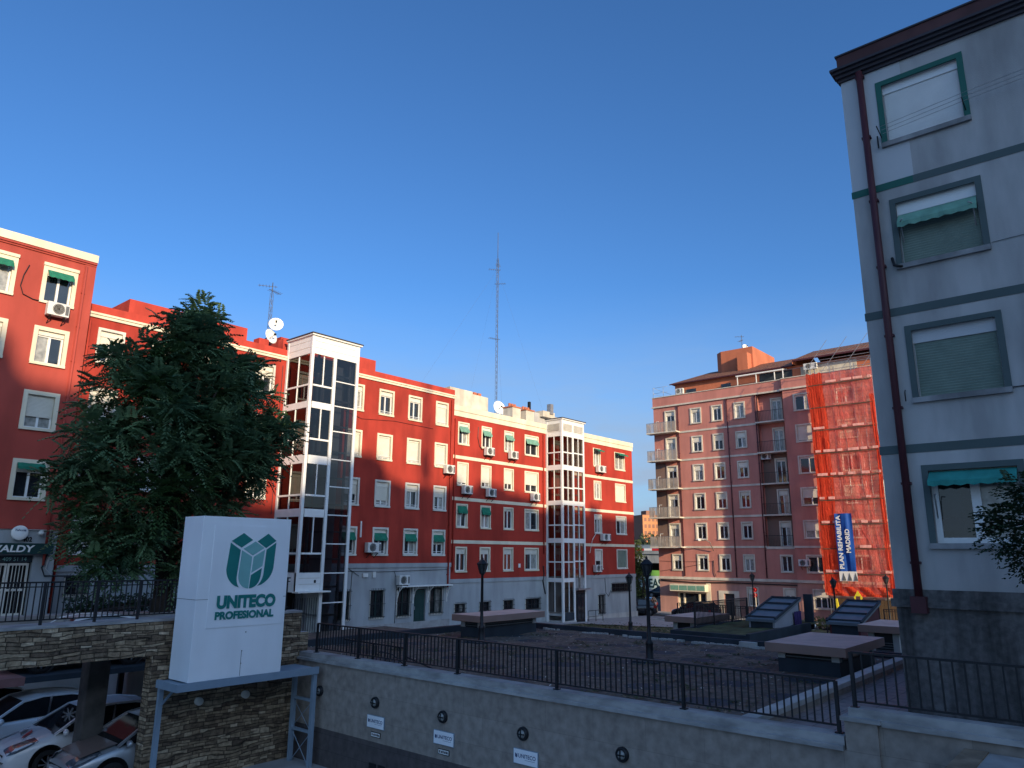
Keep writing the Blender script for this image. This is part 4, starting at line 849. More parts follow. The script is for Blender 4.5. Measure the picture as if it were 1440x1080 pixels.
m = MB(); nn = 40
for i in range(nn):
    a = -20.7+5.2*i/nn; b = a+5.2/nn
    for k in range(4): m.face([(a,-.1-.12*math.sin(k*1.2+i*.7),-3.1+.18*k),(b,-.1-.12*math.sin(k*1.2+i*.7+.7),-3.1+.18*k),(b,-.1-.12*math.sin(k*1.2+1.2+i*.7+.7),-2.92+.18*k),(a,-.1-.12*math.sin(k*1.2+1.2+i*.7),-2.92+.18*k)], 'orange2')
m.build('gathered_hem', o2)
m = MB(); vs = []; fs = []
for i in range(61):
    for j in range(9): z = 18.0*i/60-2.85; vs.append((-20.65+.03*math.sin(i*.9), .02+2.9*j/8, z))
for i in range(60):
    for j in range(8): b = i*9+j; fs.append((b, b+1, b+10, b+9))
m.add(vs, fs, 'orange3', True); m.build('side_net', o2)
m = MB()
for (ua, za, ub, zb) in ((-18.3,14.5,-17.6,5.5),(-17.2,9,-15.9,-2.2),(-18.7,8.2,-17.3,2),(-16.9,8,-15.8,-2.4),(-18.0,3.2,-16.5,.5)):
    n = 14; pts = []
    for i in range(n+1): t = i/n; pts.append((ua+(ub-ua)*t, -.12-.04*math.sin(t*9), za+(zb-za)*t-.9*t*(1-t)))
    m.tube(pts, .018, 'orange', 5)
m.build('net_fold', o2)
m = MB(); q = random.Random(4)
for i in range(9):
    z = -1.3+i*1.95; u = -20.5
    while u < -15.8:
        w = q.uniform(.35, .9); 
        if q.random() < .62: m.box(u, min(u+w, -15.6), -.20, -.16, z+q.uniform(-.02, .02), z+.2, 'litboard')  # pale strips paint the sunlit boards showing through the net
        u += w+q.uniform(.05, .5)
    m.box(-20.6, -15.6, -.17, -.13, z-.13, z-.06, 'hoard')  # dark strip paints the shade line below each platform
m.build('net_light_shade', o2)
o = thing('banner', 'blue vertical banner lettered in white hanging on the orange net', 'banner', (62.95, 18.75, -2.0), HS); OFF[o.name] = Vector((19.37, 0, 2.1))
m = MB(); vs = []; fs = []
for i in range(41):
    for j in range(13): s = j/12; t = i/40; vs.append((-20.05+1.32*s, -.06*math.sin(s*9+t*3)-.03*math.sin(s*21), -1.3+4.55*t))
for i in range(40):
    for j in range(12): b = i*13+j; fs.append((b, b+1, b+14, b+13))
m.add(vs, fs, 'banner', True); ban = m.build('cloth', o)
m = MB(); text(m, 'PLAN REHABILITA', -19.93, -19.58, -1.1, 3.1, -.13, 'white', .004, .03, 'rot'); m.build('lettering', o); m = MB(); text(m, 'MADRID', -19.32, -18.97, .15, 2.0, -.13, 'white', .004, .03, 'rot'); m.build('lettering', o)
m = MB(); m.face([(-20.05,-.03,-2.05),(-18.69,-.03,-2.05),(-18.69,-.06,-1.3),(-20.05,-.06,-1.3)], 'white')
for u in (-19.85, -19.4, -18.95): m.prism([(u,-2.0),(u+.3,-2.0),(u+.12,-1.4)], -.062, -.07, 'acgrille')
m.build('white_foot', o)
o = thing('site_hoarding', 'brown site hoarding under the orange net', 'hoarding', (66.0, 18.0, -5.55), HS); m = MB()
for i in range(18): m.box(-2.7+i*.3, -2.42+i*.3, -.03, 0, 0, 2.5, 'hoard')
m.box(-2.75, 2.75, 0, .05, .3, .42, 'hoard'); m.box(-2.75, 2.75, 0, .05, 2.0, 2.12, 'hoard'); m.build('boards', o)
o = thing('site_sign', 'yellow diamond shaped site sign hanging below the net', 'sign', (63.0, 18.2, -3.2), HS); m = MB(); m.prism([(-.33,0),(0,-.55),(.33,0),(0,.55)], -.03, .0, 'yellow'); m.box(-.16, .16, -.035, -.03, -.12, .12, 'gcorn'); m.build('plate', o)

# ------------------------------------------------------------------ grey building at the right
G = building('grey_apartment_block', 'grey rendered apartment block with dark bands and a maroon drainpipe, close by on the right', 'apartment block', (17,0,0), HS, -1, -3.05)
gws = [(9.18,10.82,'gband_top'),(6.2,7.83,'gband'),(3.2,4.85,'gband'),(.2,1.84,'gband')]
gu = [(-3.43,-1.66),(1.4,3.17),(5.6,7.4)]
ops = [(a+.12,b-.12,c,d-.12) for a, b in gu for c, d, _ in gws]
m = MB(); wall(m, -4.17, 14, -.65, 11.2, ops, 'gwall', depth=.26); shell(m, -4.17, 14, 12, -3.1, 11.5, 'gwall', 'greylt'); m.box(-4.168, -3.44, -.004, 0, 8.27, 11.16, 'gpatch'); m.box(-3.44, -2.88, -.004, 0, 10.83, 11.16, 'gpatch'); m.box(-3.44, -2.88, -.004, 0, 8.27, 9.12, 'gpatch'); m.build('wall', G)
m = MB(); m.box(-4.19, -2.9, -.012, 0, 8.1, 8.27, 'gband_top'); m.box(-2.9, 14, -.012, 0, 8.1, 8.27, 'gband')
for z in (5.12, 2.11): m.box(-4.19, 14, -.012, 0, z, z+.18, 'gband')
m.build('belt_course', G)
m = MB(); m.box(-4.21, 14, -.06, .2, 11.16, 11.24, 'gcorn2'); m.box(-4.25, 14, -.13, .2, 11.24, 11.32, 'gcorn2'); m.box(-4.29, 14, -.20, .2, 11.32, 11.39, 'gcorn2'); m.box(-4.33, 14, -.27, .2, 11.39, 11.45, 'gcorn2'); m.box(-4.20, 14, -.05, .3, 11.45, 11.86, 'gcorn'); m.box(-4.23, 14, -.08, .34, 11.86, 11.9, 'gcorn2'); m.build('cornice', G)
m = MB(); m.box(-4.22, 14, -.05, 0, -.84, -.65, 'granite'); m.box(-4.26, 14, -.09, 0, -1.0, -.84, 'granite'); wall(m, -4.17, 14, -3.1, -1.0, [], 'granite', y=-.03); m.face([(-4.17,-.03,-3.1),(-4.17,0,-3.1),(-4.17,0,-1),(-4.17,-.03,-1)], 'granite'); m.build('plinth', G)
pipe(G, -3.72, -.95, 11.2, 'maroon', .075, -.12)
m = MB(); m.box(-3.86, -3.58, -.26, 0, -1.1, -.78, 'maroon'); m.build('pipe_shoe', G)
for i, (a, b) in enumerate(gu):
    for j, (c, d, k) in enumerate(gws):
        st = [dict(box=.19, boxk='pvc', sh=1, shk='pvc', n=1), dict(box=.26, boxk='pvc', sh=1, shk='shuttergrn', n=1, aw=1, awk='awningpale', awz=d-.40, awd=.34, awo=.24), dict(box=.27, boxk='gpatch', sh=1, shk='shuttergrn', n=1), dict(box=.0, n=2, fw=.11, aw=1, awk='awningteal', awz=d-.14, awd=.30, awo=.34, glass='glass', sh=.16)][j]
        w = window(G, a, b, c, d, dict(st, t=.12, trim=k, proud=.025, rec=.17, sillk='gsill'))
        if j in (1, 3):
            for s, u in ((1, a+.2), (-1, b-.2)):
                q = MB(); q.tube([(u,-.02,c+.55),(u,-.06,d-.75),(u+.01*s,-.16,d-.62),(u+.06*s,-.24,d-.62)], .014, 'steel', 6); q.build('awning_arm', w)
m = MB()
for dy, dz_ in ((-.22, 0), (-.30, .05), (-.38, .1)): m.tube([(-3.35,dy,9.38+dz_),(-1.7,dy,9.52+dz_),(4,dy,9.85+dz_)], .006, 'steel', 4)
for u in (-3.42, -1.74): m.beam((u,-.02,9.4),(u,-.42,9.5),.02,.02,'iron')
m.beam((-3.5,-.05,9.15),(-3.5,-.05,9.45),.03,.03,'iron'); m.build('clothes_line', G)
m = MB(); m.tube([(-3.5,-.03,6.45),(-3.46,-.08,6.25),(-3.3,-.12,6.18)], .03, 'iron'); m.tube([(-3.55,-.03,3.45),(-3.55,-.08,3.4),(-3.55,-.08,3.2)], .012, 'iron'); m.build('hook', G)
cable(G, [(-1.66,-.02,3.25),(1.4,-.02,3.3)], .01); cable(G, [(-1.64,-.015,6.3),(3,-.015,6.42)], .006, 'gband')

# ------------------------------------------------------------------ retaining wall along the courtyard, with its fences
o = thing('retaining_wall', 'beige panelled retaining wall with weathered coping below the fence', 'wall', (13.0, 11, -5.6)); OFF[o.name] = Vector((-13.0, -11, 5.6))
m = MB(); m.box(13.0, 13.36, 4.15, 19.3, -4.68, -3.0, 'wwall'); m.box(13.02, 13.36, 3.66, 4.15, -4.68, -2.55, 'wwall'); m.box(13.0, 13.02, 3.66, 4.15, -4.68, -2.55, 'wwall'); m.box(13.06, 13.36, -6, 3.66, -4.68, -2.58, 'wwall'); m.build('panel', o)
m = MB(); m.box(12.985, 13.36, -6, 19.3, -5.62, -4.68, 'wbase'); m.build('plinth', o)
m = MB(); m.box(12.93, 13.40, 4.18, 19.3, -3.0, -2.93, 'coping'); m.box(13.02, 13.38, 4.18, 19.3, -2.93, -2.80, 'coping')
m.box(12.95, 13.40, 3.60, 4.2, -2.55, -2.49, 'coping'); m.box(13.0, 13.42, -6, 3.60, -2.58, -2.50, 'coping'); m.box(13.08, 13.36, -6, 4.10, -2.50, -2.37, 'coping'); m.build('coping', o)
m = MB()
for y in (15.85, 15.5): m.box(12.97, 12.99, y-.26, y+.02, -5.4, -5.17, 'louver')
m.build('vent', o)
o = thing('parapet_wall', 'low beige wall with a white top between the soil deck and the paved walkway', 'wall', (18.5, 5.9, -3.4)); m = MB(); m.box(-5.1, 9.5, -.12, .12, -2, .5, 'wwall'); m.build('body', o); m = MB(); m.box(-5.12, 9.5, -.14, .14, .5, .60, 'greylt'); m.build('top', o)
def fence(label, p0, p1, posts, h, foot=.0, gap=.13, ends=()):
    """straight fence; posts = distances along it"""
    p0 = Vector(p0); p1 = Vector(p1); L_ = (p1-p0).length; d = (p1-p0)/L_; c = (p0+p1)/2
    o = thing('fence', label, 'fence', p0); OFF[o.name] = -p0
    m = MB(); m.beam(p0+Vector((0,0,h)), p1+Vector((0,0,h)), .05, .035, 'iron'); m.beam(p0+Vector((0,0,foot)), p1+Vector((0,0,foot)), .04, .03, 'iron')
    if h > .95: m.beam(p0+Vector((0,0,h-.10)), p1+Vector((0,0,h-.10)), .035, .025, 'iron')
    n = int(L_/gap)
    for i in range(1, n): q = p0+d*(i*L_/n); m.box(q.x-.0115, q.x+.0115, q.y-.0115, q.y+.0115, q.z+foot, q.z+h, 'iron')
    m.build('panel', o)
    for s in posts:
        q = p0+d*s; m = MB(); m.box(q.x-.028, q.x+.028, q.y-.028, q.y+.028, q.z-.04, q.z+h, 'iron'); m.box(q.x-.06, q.x+.06, q.y-.06, q.y+.06, q.z-.05, q.z-.03, 'iron'); m.build('post', o)
    return o
fence('long black iron fence on the retaining wall, sloping across the foreground', (13.2,18.72,-2.75), (13.2,4.30,-2.75), [0,1.9,3.8,5.7,8.67,11.64,14.42], .745, .07, .125)
fence('black iron fence in front of the grey block, at the lower right', (13.2,4.02,-2.33), (13.2,-6,-2.33), [0,2.9,5.8,8.7], .80, .05, .16)
o = thing('ledge', 'rough paved ledge with a brown edge below the lower right fence', 'ledge', (11.5, 0, -5.6)); m = MB(); m.box(-3, 1.5, -6, 2.2, 0, 2.88, 'wwall', 'pave'); m.box(-3, 1.5, 2.2, 2.5, 0, 2.9, 'tan'); m.build('body', o)

def wall_lamp(label, y):
    o = thing('wall_lamp', label, 'wall lamp', (13.0, y, -3.74), 0, 'round bulkhead lamps on the retaining wall')
    m = MB(); m.lathe([(.135,0),(.14,-.05),(.125,-.085),(.095,-.09),(.09,-.06)], 'iron', (0,0,0), 24, 'x'); m.build('ring', o)
    m = MB(); m.lathe([(.092,-.05),(.075,-.09),(.04,-.11),(0,-.115)], 'bulk', (0,0,0), 18, 'x')
    m.box(-.122, -.112, -.012, .012, -.10, .10, 'iron'); m.box(-.122, -.112, -.10, .10, -.012, .012, 'iron'); m.build('lens', o)
for t_, y in (('round bulkhead lamp beside the blue steel frame', 18.13), ('round bulkhead lamp above the leftmost small wall plate', 15.72), ('round bulkhead lamp above the middle small wall plate', 13.24), ('round bulkhead lamp above the rightmost small wall plate', 10.79), ('round bulkhead lamp on the plain wall right of all three plates', 8.31), ('round bulkhead lamp at the lower right, past the wall pillar', 3.28)): wall_lamp(t_, y)
def wall_plate(label, y):
    o = thing('wall_sign', label, 'sign', (13.0, y, -4.2), HS, 'pale blue plates on the retaining wall')
    m = MB(); m.box(-.335, .335, -.03, 0, -.15, .15, 'signsteel'); m.box(-.325, .325, -.034, -.03, -.14, .14, 'signwhite'); m.build('plate', o)
    m = MB(); text(m, 'UNITECO', -.19, .28, -.02, .06, -.036, 'navytxt', .003, .01)
    m.prism([(-.28,.06),(-.28,-.01),(-.25,-.03),(-.245,.04)], -.036, -.039, 'navytxt'); m.prism([(-.22,.06),(-.22,-.01),(-.245,-.03),(-.24,.03)], -.036, -.039, 'navytxt'); m.box(-.02, .26, -.037, -.036, -.055, -.05, 'navytxt'); m.build('lettering', o)
wall_plate('leftmost pale blue wall plate, above a small notice', 15.68)
wall_plate('middle pale blue wall plate, above a small notice', 13.2)
wall_plate('rightmost pale blue wall plate, with no notice in view', 10.72)
def notice(label, y):
    o = thing('notice', label, 'notice', (13.0, y, -4.5), HS); m = MB(); m.box(-.18, .18, -.02, 0, -.06, .06, 'iron'); m.box(-.165, .165, -.022, -.02, -.045, .045, 'white'); m.build('plate', o)
    m = MB()
    for i, a in enumerate((-.14, -.08, -.03, .02, .07, .11)): m.box(a, a+.035, -.024, -.022, -.025, .02 if i % 2 else .028, 'gcorn2')
    m.build('print', o)
notice('small black and white notice under the leftmost wall plate', 15.67); notice('small black and white notice under the middle wall plate', 13.2)

# ------------------------------------------------------------------ stone terrace wall, garage, terrace fence
o = thing('stone_wall', 'ledge stone clad terrace wall over the garage opening', 'wall', (6, 19.3, -5.6)); OFF[o.name] = Vector((-6, -19.3, 5.6))
m = MB(); m.box(-25, 13.0, 19.28, 19.62, -2.53, -1.72, 'stone', 'coping'); m.build('lintel', o)
m = MB(); m.box(8.78, 13.0, 19.28, 19.62, -5.62, -2.53, 'stone'); m.box(8.76, 8.78, 19.28, 19.62, -5.62, -2.53, 'stoney'); m.build('panel', o)
m = MB(); m.box(12.95, 13.3, 19.32, 24.4, -4.2, -2.28, 'stoney', 'coping'); m.build('return', o)
m = MB(); m.box(-25, 13, 19.26, 19.75, -1.72, -1.66, 'coping'); m.build('coping', o)
o = thing('garage_pillar', 'dark concrete pillar between the parked cars', 'pillar', (8.3, 21.4, -5.6)); m = MB(); m.box(-.26, .26, -.26, .26, 0, 3.4, 'pillardark'); m.build('shaft', o, .02)
gr = MB(); gr.box(-25, 13, 31.02, 31.2, -5.6, -2.82, 'garage'); gr.box(11.85, 13.0, 19.62, 31, -5.6, -2.36, 'garage'); gr.box(-25, -24.8, 19.6, 31, -5.6, -2.2, 'garage'); structure(gr, 'garage_walls')
o = thing('parking_platform', 'steel parking platform with a faded red end carrying the upper white car', 'platform', (7.4, 26.5, -3.72)); m = MB(); m.box(.45, 4.35, -1.4, 1.4, 0, .16, 'navy'); m.build('deck', o); m = MB(); m.box(-.9, .45, -1.4, 1.4, -.05, .18, 'pink'); m.build('end', o)
for x in (1.0, 4.2): m = MB(); m.box(x-.08, x+.08, 1.15, 1.3, -1.65, 0, 'navy'); m.build('leg', o)
fence('tall black iron fence along the stone terrace wall at the left', (-12,19.55,-1.62), (12.7,19.55,-1.72), [13.6,15.55,18.25,19.4,20.4,22.3,24.6], .98, .15, .125)
o = thing('terrace_fence', 'dark railing and mesh on the terrace between the white sign and the lift tower', 'fence', (13.6, 24.5, -3.2)); m = MB()
for i in range(32): y = -2.0+i*.13; m.box(-.01, .01, y-.01, y+.01, 0, 1.55, 'iron')
m.box(-.025, .025, -2.05, 2.1, 1.53, 1.58, 'iron'); m.box(-.025, .025, -2.05, 2.1, .1, .14, 'iron'); m.box(-.03, .03, -2.05, -1.99, 0, 1.6, 'iron'); m.box(-.03, .03, 2.05, 2.1, 0, 1.6, 'iron'); m.build('panel', o)
# stair rail on the deck behind the main fence
o = thing('stair_rail', 'black stair rail with a curved end behind the foreground fence', 'handrail', (13.8, 15.5, -3.4)); m = MB()
for i in range(14): y = 2.6-i*.19; m.box(-.009, .009, y-.009, y+.009, .15, .9, 'iron')
m.beam((0,2.7,.95),(0,.1,.92),.04,.04,'iron'); m.beam((0,2.7,.15),(0,.1,.15),.03,.03,'iron'); m.box(-.025, .025, .08, .13, 0, .95, 'iron'); m.box(-.025, .025, 1.4, 1.45, 0, .95, 'iron')
m.beam((0,.1,.72),(0,-3.2,.1),.035,.035,'iron'); m.box(-.02, .02, -1.0, -.96, 0, .5, 'iron'); m.tube([(0,.1,.5),(0,.6,.72),(0,1.1,.75),(0,1.3,.6)], .015, 'iron'); m.build('rails', o)

# ------------------------------------------------------------------ illuminated sign box on its steel frame
o = thing('sign_stand', 'blue grey steel stand carrying the white sign box', 'stand', (8.9, 18, -5.6)); OFF[o.name] = Vector((-8.9, -18, 5.6))
m = MB(); m.box(8.85, 12.75, 17.98, 19.05, -3.22, -3.10, 'signsteel'); m.box(8.82, 12.78, 17.95, 18.03, -3.25, -3.07, 'signsteel'); m.box(8.82, 8.90, 18.03, 19.05, -3.25, -3.07, 'signsteel'); m.build('platform', o)
for x, y in ((12.66, 18.0), (12.66, 18.92), (8.86, 18.9)): m = MB(); m.box(x, x+.11, y, y+.11, -5.6, -3.25, 'signsteel'); m.build('leg', o)
m = MB()
for z in (-3.95, -4.75): m.beam((12.71,18.1,z),(12.71,18.95,z),.07,.07,'signsteel')
m.build('brace', o); m = MB(); m.beam((8.92,18.9,-3.65),(9.3,18.9,-3.25),.05,.05,'signsteel'); m.build('brace', o); m = MB(); m.tube([(12.71,18.1,-4.8),(12.71,18.95,-5.6)], .012, 'signsteel', 5); m.tube([(12.71,18.95,-4.8),(12.71,18.1,-5.6)], .012, 'signsteel', 5); m.tube([(12.71,18.1,-4.0),(12.71,18.95,-4.72)], .008, 'signsteel', 5); m.tube([(12.71,18.95,-4.0),(12.71,18.1,-4.72)], .008, 'signsteel', 5)
m.build('brace', o)
o = thing('sign_box', 'large white sign box lettered UNITECO PROFESIONAL in teal with a shield emblem', 'sign', (10.33, 18, -3.09)); OFF[o.name] = Vector((-10.33, -18, 3.09))
m = MB(); m.box(9.09, 11.60, 18.0, 19.0, -3.07, .88, 'signwhite'); m.build('box', o, .012)
m = MB(); m.box(9.40, 11.50, 17.985, 18.0, -1.85, .66, 'signwhite'); m.build('raised_panel', o, .004)
m = MB(); m.box(9.085, 11.605, 17.994, 18.0, -1.16, -1.15, 'acgrille'); m.box(9.083, 9.09, 18.0, 19.0, -1.16, -1.15, 'acgrille'); m.box(10.42, 10.43, 17.994, 18, -3.05, -2.45, 'acgrille')
for x, z in ((10.43,-2.45),(10.43,-2.75),(10.5,-2.0)): m.lathe([(.018,-.006),(0,-.008)], 'acgrille', (x,18,z), 8, 'y')
m.build('seam', o)
# emblem: photo crop coordinates of the shield turned into metres on the panel
def lp(a, b): return (9.40+(a-952)*(2.0/395)*1.0, b)
U0, U1, Z0, Z1 = 9.80, 11.17, -.93, .48       # emblem extent in metres
def e(px, py):                                  # px 1000..1290, py 520..848 in the enlarged photo
    u = U0+(px-1000)/290*(U1-U0); sk = (px-1145)*.02
    return (u, Z1-(py-520)/328*(Z1-Z0))
D, T = 'teal', 'teallt'
m = MB()
def arc(p0, p1, p2, n=8): return [((1-t)**2*p0[0]+2*t*(1-t)*p1[0]+t*t*p2[0], (1-t)**2*p0[1]+2*t*(1-t)*p1[1]+t*t*p2[1]) for t in [i/n for i in range(n+1)]]
polys = [([(1017,568),(1085,520),(1143,560),(1078,606)], D), ([(1172,568),(1236,520),(1290,563),(1228,607)], D),
 ([(1013,578)]+[(1074,620),(1064,770)]+arc((1064,770),(1062,815),(1082,838))[1:]+arc((1060,830),(1008,800),(1000,735)), D),
 ([(1290,573),(1232,617),(1224,760)]+arc((1224,760),(1220,805),(1190,833))[1:]+arc((1215,825),(1276,790),(1283,725)), D),
 ([(1091,613),(1160,569),(1217,607),(1150,652)], T),
 ([(1083,622),(1146,660),(1138,846)]+arc((1132,846),(1078,835),(1073,770)), T),
 ([(1156,660),(1222,618),(1213,715),(1149,755)], T), ([(1148,768),(1211,728),(1207,770)]+arc((1207,770),(1200,840),(1143,846)), D)]
for pl, k in polys:
    pts = [e(*p) for p in pl]; m.prism(pts, 17.975, 17.986, k)
m.build('emblem', o)
m = MB(); text(m, 'UNITECO', 9.62, 11.27, -1.40, -1.07, 17.986, D, .02, .06); m.build('lettering', o); m = MB(); text(m, 'PROFESIONAL', 9.60, 11.24, -1.66, -1.46, 17.986, D, .02, .055); m.build('lettering', o)
for i, (x, t_) in enumerate(((10.05, 'small round spotlight under the left of the white sign'), (11.35, 'small round spotlight under the right of the white sign'))):
    q = thing('spotlight', t_, 'spotlight', (x, 19.28, -3.75), 0, 'spotlights on the stone wall'); m = MB(); m.lathe([(.09,0),(.10,-.12),(.085,-.16),(0,-.15)], 'trimgrey', (0,0,0), 16, 'y'); m.build('housing', q)

# ------------------------------------------------------------------ deck furniture: vents, planter, hatches, lamps
def vent(label, x0, x1, y0, y1, zt, zb):
    o = thing('roof_vent', label, 'vent', ((x0+x1)/2, (y0+y1)/2, zb), 0, 'brown capped ventilation shafts'); OFF[o.name] = -Vector(o.location)
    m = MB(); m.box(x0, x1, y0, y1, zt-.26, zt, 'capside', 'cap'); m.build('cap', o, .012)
    i = .28; m = MB(); zc = zt-.26; mid = zb+.42
    m.box(x0+i, x1-i, y0+i, y1-i, zb, mid, 'navy'); m.box(x0+i+.06, x1-i-.06, y0+i+.06, y1-i-.06, mid, zc, 'louver'); m.build('base', o)
    m = MB()
    for x in (x0+i, x1-i-.22):
        for y in (y0+i, y1-i-.22): m.box(x, x+.22, y, y+.22, mid+.002, zc, 'greylt')
    for k in range(4):
        z = mid+.05+k*.09
        m.box(x0+i+.22, x1-i-.22, y0+i+.01, y0+i+.05, z, z+.03, 'acgrille'); m.box(x0+i+.01, x0+i+.05, y0+i+.22, y1-i-.22, z, z+.03, 'acgrille')
    m.build('louvre', o); return o
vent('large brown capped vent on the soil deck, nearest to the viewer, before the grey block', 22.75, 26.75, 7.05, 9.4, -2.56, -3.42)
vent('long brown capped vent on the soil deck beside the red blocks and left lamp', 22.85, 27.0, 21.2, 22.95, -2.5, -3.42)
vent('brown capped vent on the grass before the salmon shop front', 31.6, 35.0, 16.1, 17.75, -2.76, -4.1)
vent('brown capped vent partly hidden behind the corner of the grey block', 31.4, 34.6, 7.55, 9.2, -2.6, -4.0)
o = thing('planter', 'raised slate edged planter of dry soil at the far side of the deck', 'planter', (32, 14.2, -4.2)); OFF[o.name] = Vector((-32, -14.2, 4.2))
m = MB(); m.box(28.75, 35.6, 12.45, 12.6, -4.2, -3.0, 'navy'); m.box(28.75, 28.9, 12.6, 15.9, -4.2, -3.06, 'navy'); m.box(28.9, 35.6, 15.75, 15.9, -4.2, -3.06, 'navy'); m.build('edge', o)
sheet(28.9, 38, 12.6, 15.75, 30, 14, lambda x, y: -3.10+.03*math.sin(x*3+y)*math.sin(y*2.3), 'grass').build('soil', o)
m = MB()
for k, (x, y) in enumerate(((28.1,21.5),(28.05,19.2),(28.1,18.6),(28.0,17.2),(28.05,16.1),(28.1,15.2),(28.0,14.0),(28.1,13.2),(28.05,12.8),(28.1,11.9))):
    rr_ = random.Random(k)
    for j in range(9): a = x-.1+rr_.uniform(-.12,.05); b = y+rr_.uniform(-.45,.45); s = rr_.uniform(.03,.09); m.box(a, a+s, b, b+s*2.5, -3.42, -3.36+rr_.uniform(0,.04), 'greylt')
tag(m.build('rubble'), 'crumbled pale mortar scattered along the far edge of the soil deck', 'rubble', kind='stuff')
o = thing('concrete_block', 'pale concrete block at the foot of the planter by the near vent', 'block', (28.0, 12.2, -3.4)); m = MB(); m.box(-.12, .12, -.32, .32, 0, .2, 'greylt'); m.build('block', o, .02)
def hatch(label, xl, xh, y0, y1, zl, zh, zb, kw):
    o = thing('stair_hatch', label, 'hatch', ((xl+xh)/2, (y0+y1)/2, zb)); OFF[o.name] = -Vector(o.location); d = Vector((xh-xl, 0, zh-zl))
    m = MB()
    m.add([(xl-.12,y0-.1,zl),(xh,y0-.1,zh),(xh,y1+.1,zh),(xl-.12,y1+.1,zl),(xl-.12,y0-.1,zl-.12),(xh,y0-.1,zh-.12),(xh,y1+.1,zh-.12),(xl-.12,y1+.1,zl-.12)], [(0,1,2,3),(0,4,5,1),(1,5,6,2),(2,6,7,3),(3,7,4,0)], 'shed')
    for k in (.04, .36, .68, .97):
        p = Vector((xl,0,zl))+d*k; m.beam((p.x,y0-.1,p.z+.04),(p.x,y1+.1,p.z+.04),.10,.09,'navy')
    for y in (y0-.08, y1+.08): m.beam((xl-.1,y,zl+.03),(xh,y,zh+.03),.08,.08,'navy')
    m.build('roof', o)
    m = MB(); m.prism([(xl,zb),(xh,zb),(xh,zh-.12),(xl,zl-.12)], y0, y0+.08, kw); m.prism([(xl,zb),(xh,zb),(xh,zh-.12),(xl,zl-.12)], y1-.08, y1, kw); m.box(xl, xl+.08, y0+.08, y1-.08, zb, zl-.12, 'navy'); m.box(xh-.1, xh, y0-.02, y1+.02, zb, zh-.12, 'iron'); m.build('wall', o); return o
hatch('slanted blue grey stair hatch with pale side boards, behind the planter railing', 32.7, 35.8, 13.0, 14.15, -2.72, -1.95, -3.4, 'shedwall')
hatch('slanted blue grey stair hatch with dark red sides below the orange net', 34.3, 37.4, 9.95, 11.2, -2.78, -2.03, -3.9, 'darkred')
o = thing('tarp', 'dark purple cloth hung on the side of the left stair hatch', 'cloth', (35.3, 12.95, -3.1)); m = MB()
for i in range(6): m.face([(-.4+i*.15,-.02-.03*(i % 2),0),(-.25+i*.15,-.02-.03*((i+1) % 2),0),(-.25+i*.15,-.02-.03*((i+1) % 2),.6),(-.4+i*.15,-.02-.03*(i % 2),.6)], 'purple')
m.build('cloth', o)
o = thing('chimney_flue', 'dark flat flue panel standing behind the left stair hatch', 'flue', (36.9, 12.95, -3.4)); m = MB(); m.box(-.08, .08, -.2, .2, .0, 1.6, 'navy'); m.build('panel', o)
fence('thin dark railing round the planter before the salmon block', (30.6,15.7,-3.05), (30.6+5.6,15.7,-3.05), [0,1.9,3.8,5.6], 1.0, .08, .12)
fence('dark fence in front of the salmon doorway', (38.0,20.5,-4.35), (38.0,14.6,-4.35), [0,2.0,4.0,5.9], 1.75, .1, .14)
fence('low wire fence before the hedge of the salmon block', (47,15.5,-4.7), (47,10.5,-4.7), [0,1.6,3.2,5], 1.1, .3, .3)
fence('thin railing below the orange net', (46,12.0,-4.6), (46,7.0,-4.6), [0,2.5,5], 1.7, .1, .14)
o = thing('ledge_wall', 'low dark wall with a pale top behind the brown vents', 'wall', (40, 9, -4.6)); m = MB(); m.box(-.1, .1, -4, 3.2, 0, 1.1, 'navy'); m.box(-.13, .13, -4, 3.2, 1.1, 1.16, 'greylt'); m.build('body', o)

def lamp(label, x, y, z0, h):
    o = thing('street_lamp', label, 'street lamp', (x, y, z0), 0, 'black lantern lamps'); s = h/3.35
    m = MB(); m.lathe([(.17,0),(.17,.08),(.13,.12),(.115,.5),(.13,.54),(.13,.6),(.075,.66),(.062,1.2),(.052,2.62),(.075,2.66),(.05,2.70)], 'iron', n=14); m.v = [(a*1.0, b*1.0, c*s) for a, b, c in m.v]; m.build('post', o)
    if z0 > -3.5: m = MB(); m.box(-.45, .45, -.45, .45, -.1, .03, 'navy'); m.build('footing', o)
    l = MB(); zb = 2.70*s
    for i in range(6):
        a = 2*math.pi*i/6; l.beam((.105*math.cos(a),.105*math.sin(a),zb),(.21*math.cos(a),.21*math.sin(a),zb+.36),.022,.022,'iron')
    l.lathe([(.11,zb-.02),(.12,zb),(.11,zb+.02)], 'iron', n=6, smooth=False); l.lathe([(.235,zb+.35),(.24,zb+.385),(.10,zb+.52),(.05,zb+.54),(.045,zb+.60),(.0,zb+.66)], 'iron', n=6, smooth=False); ln = l.build('lantern', o)
    p = MB(); p.lathe([(.10,zb+.01),(.20,zb+.35)], 'lampglass', n=6, smooth=False); p.build('pane', ln); return o
lamp('black lantern lamp on the soil deck in front of the long vent', 22.23, 20.64, -3.4, 3.25)
lamp('black lantern lamp in the middle of the soil deck, the tallest in view', 22.17, 13.05, -3.4, 3.36)
lamp('black lantern lamp on the grass before the end of the red block', 37.36, 23.17, -4.36, 3.38)
lamp('black lantern lamp standing in front of the foot of the blue banner', 51.2, 16.25, -4.78, 3.45)
lamp('slim black lamp in front of the striped igloo bin beside the grey block', 59.8, 15.24, -5.4, 4.3)
lamp('slim dark lamp seen against the ground floor windows of the salmon block', 58.0, 24.6, -5.5, 4.4)
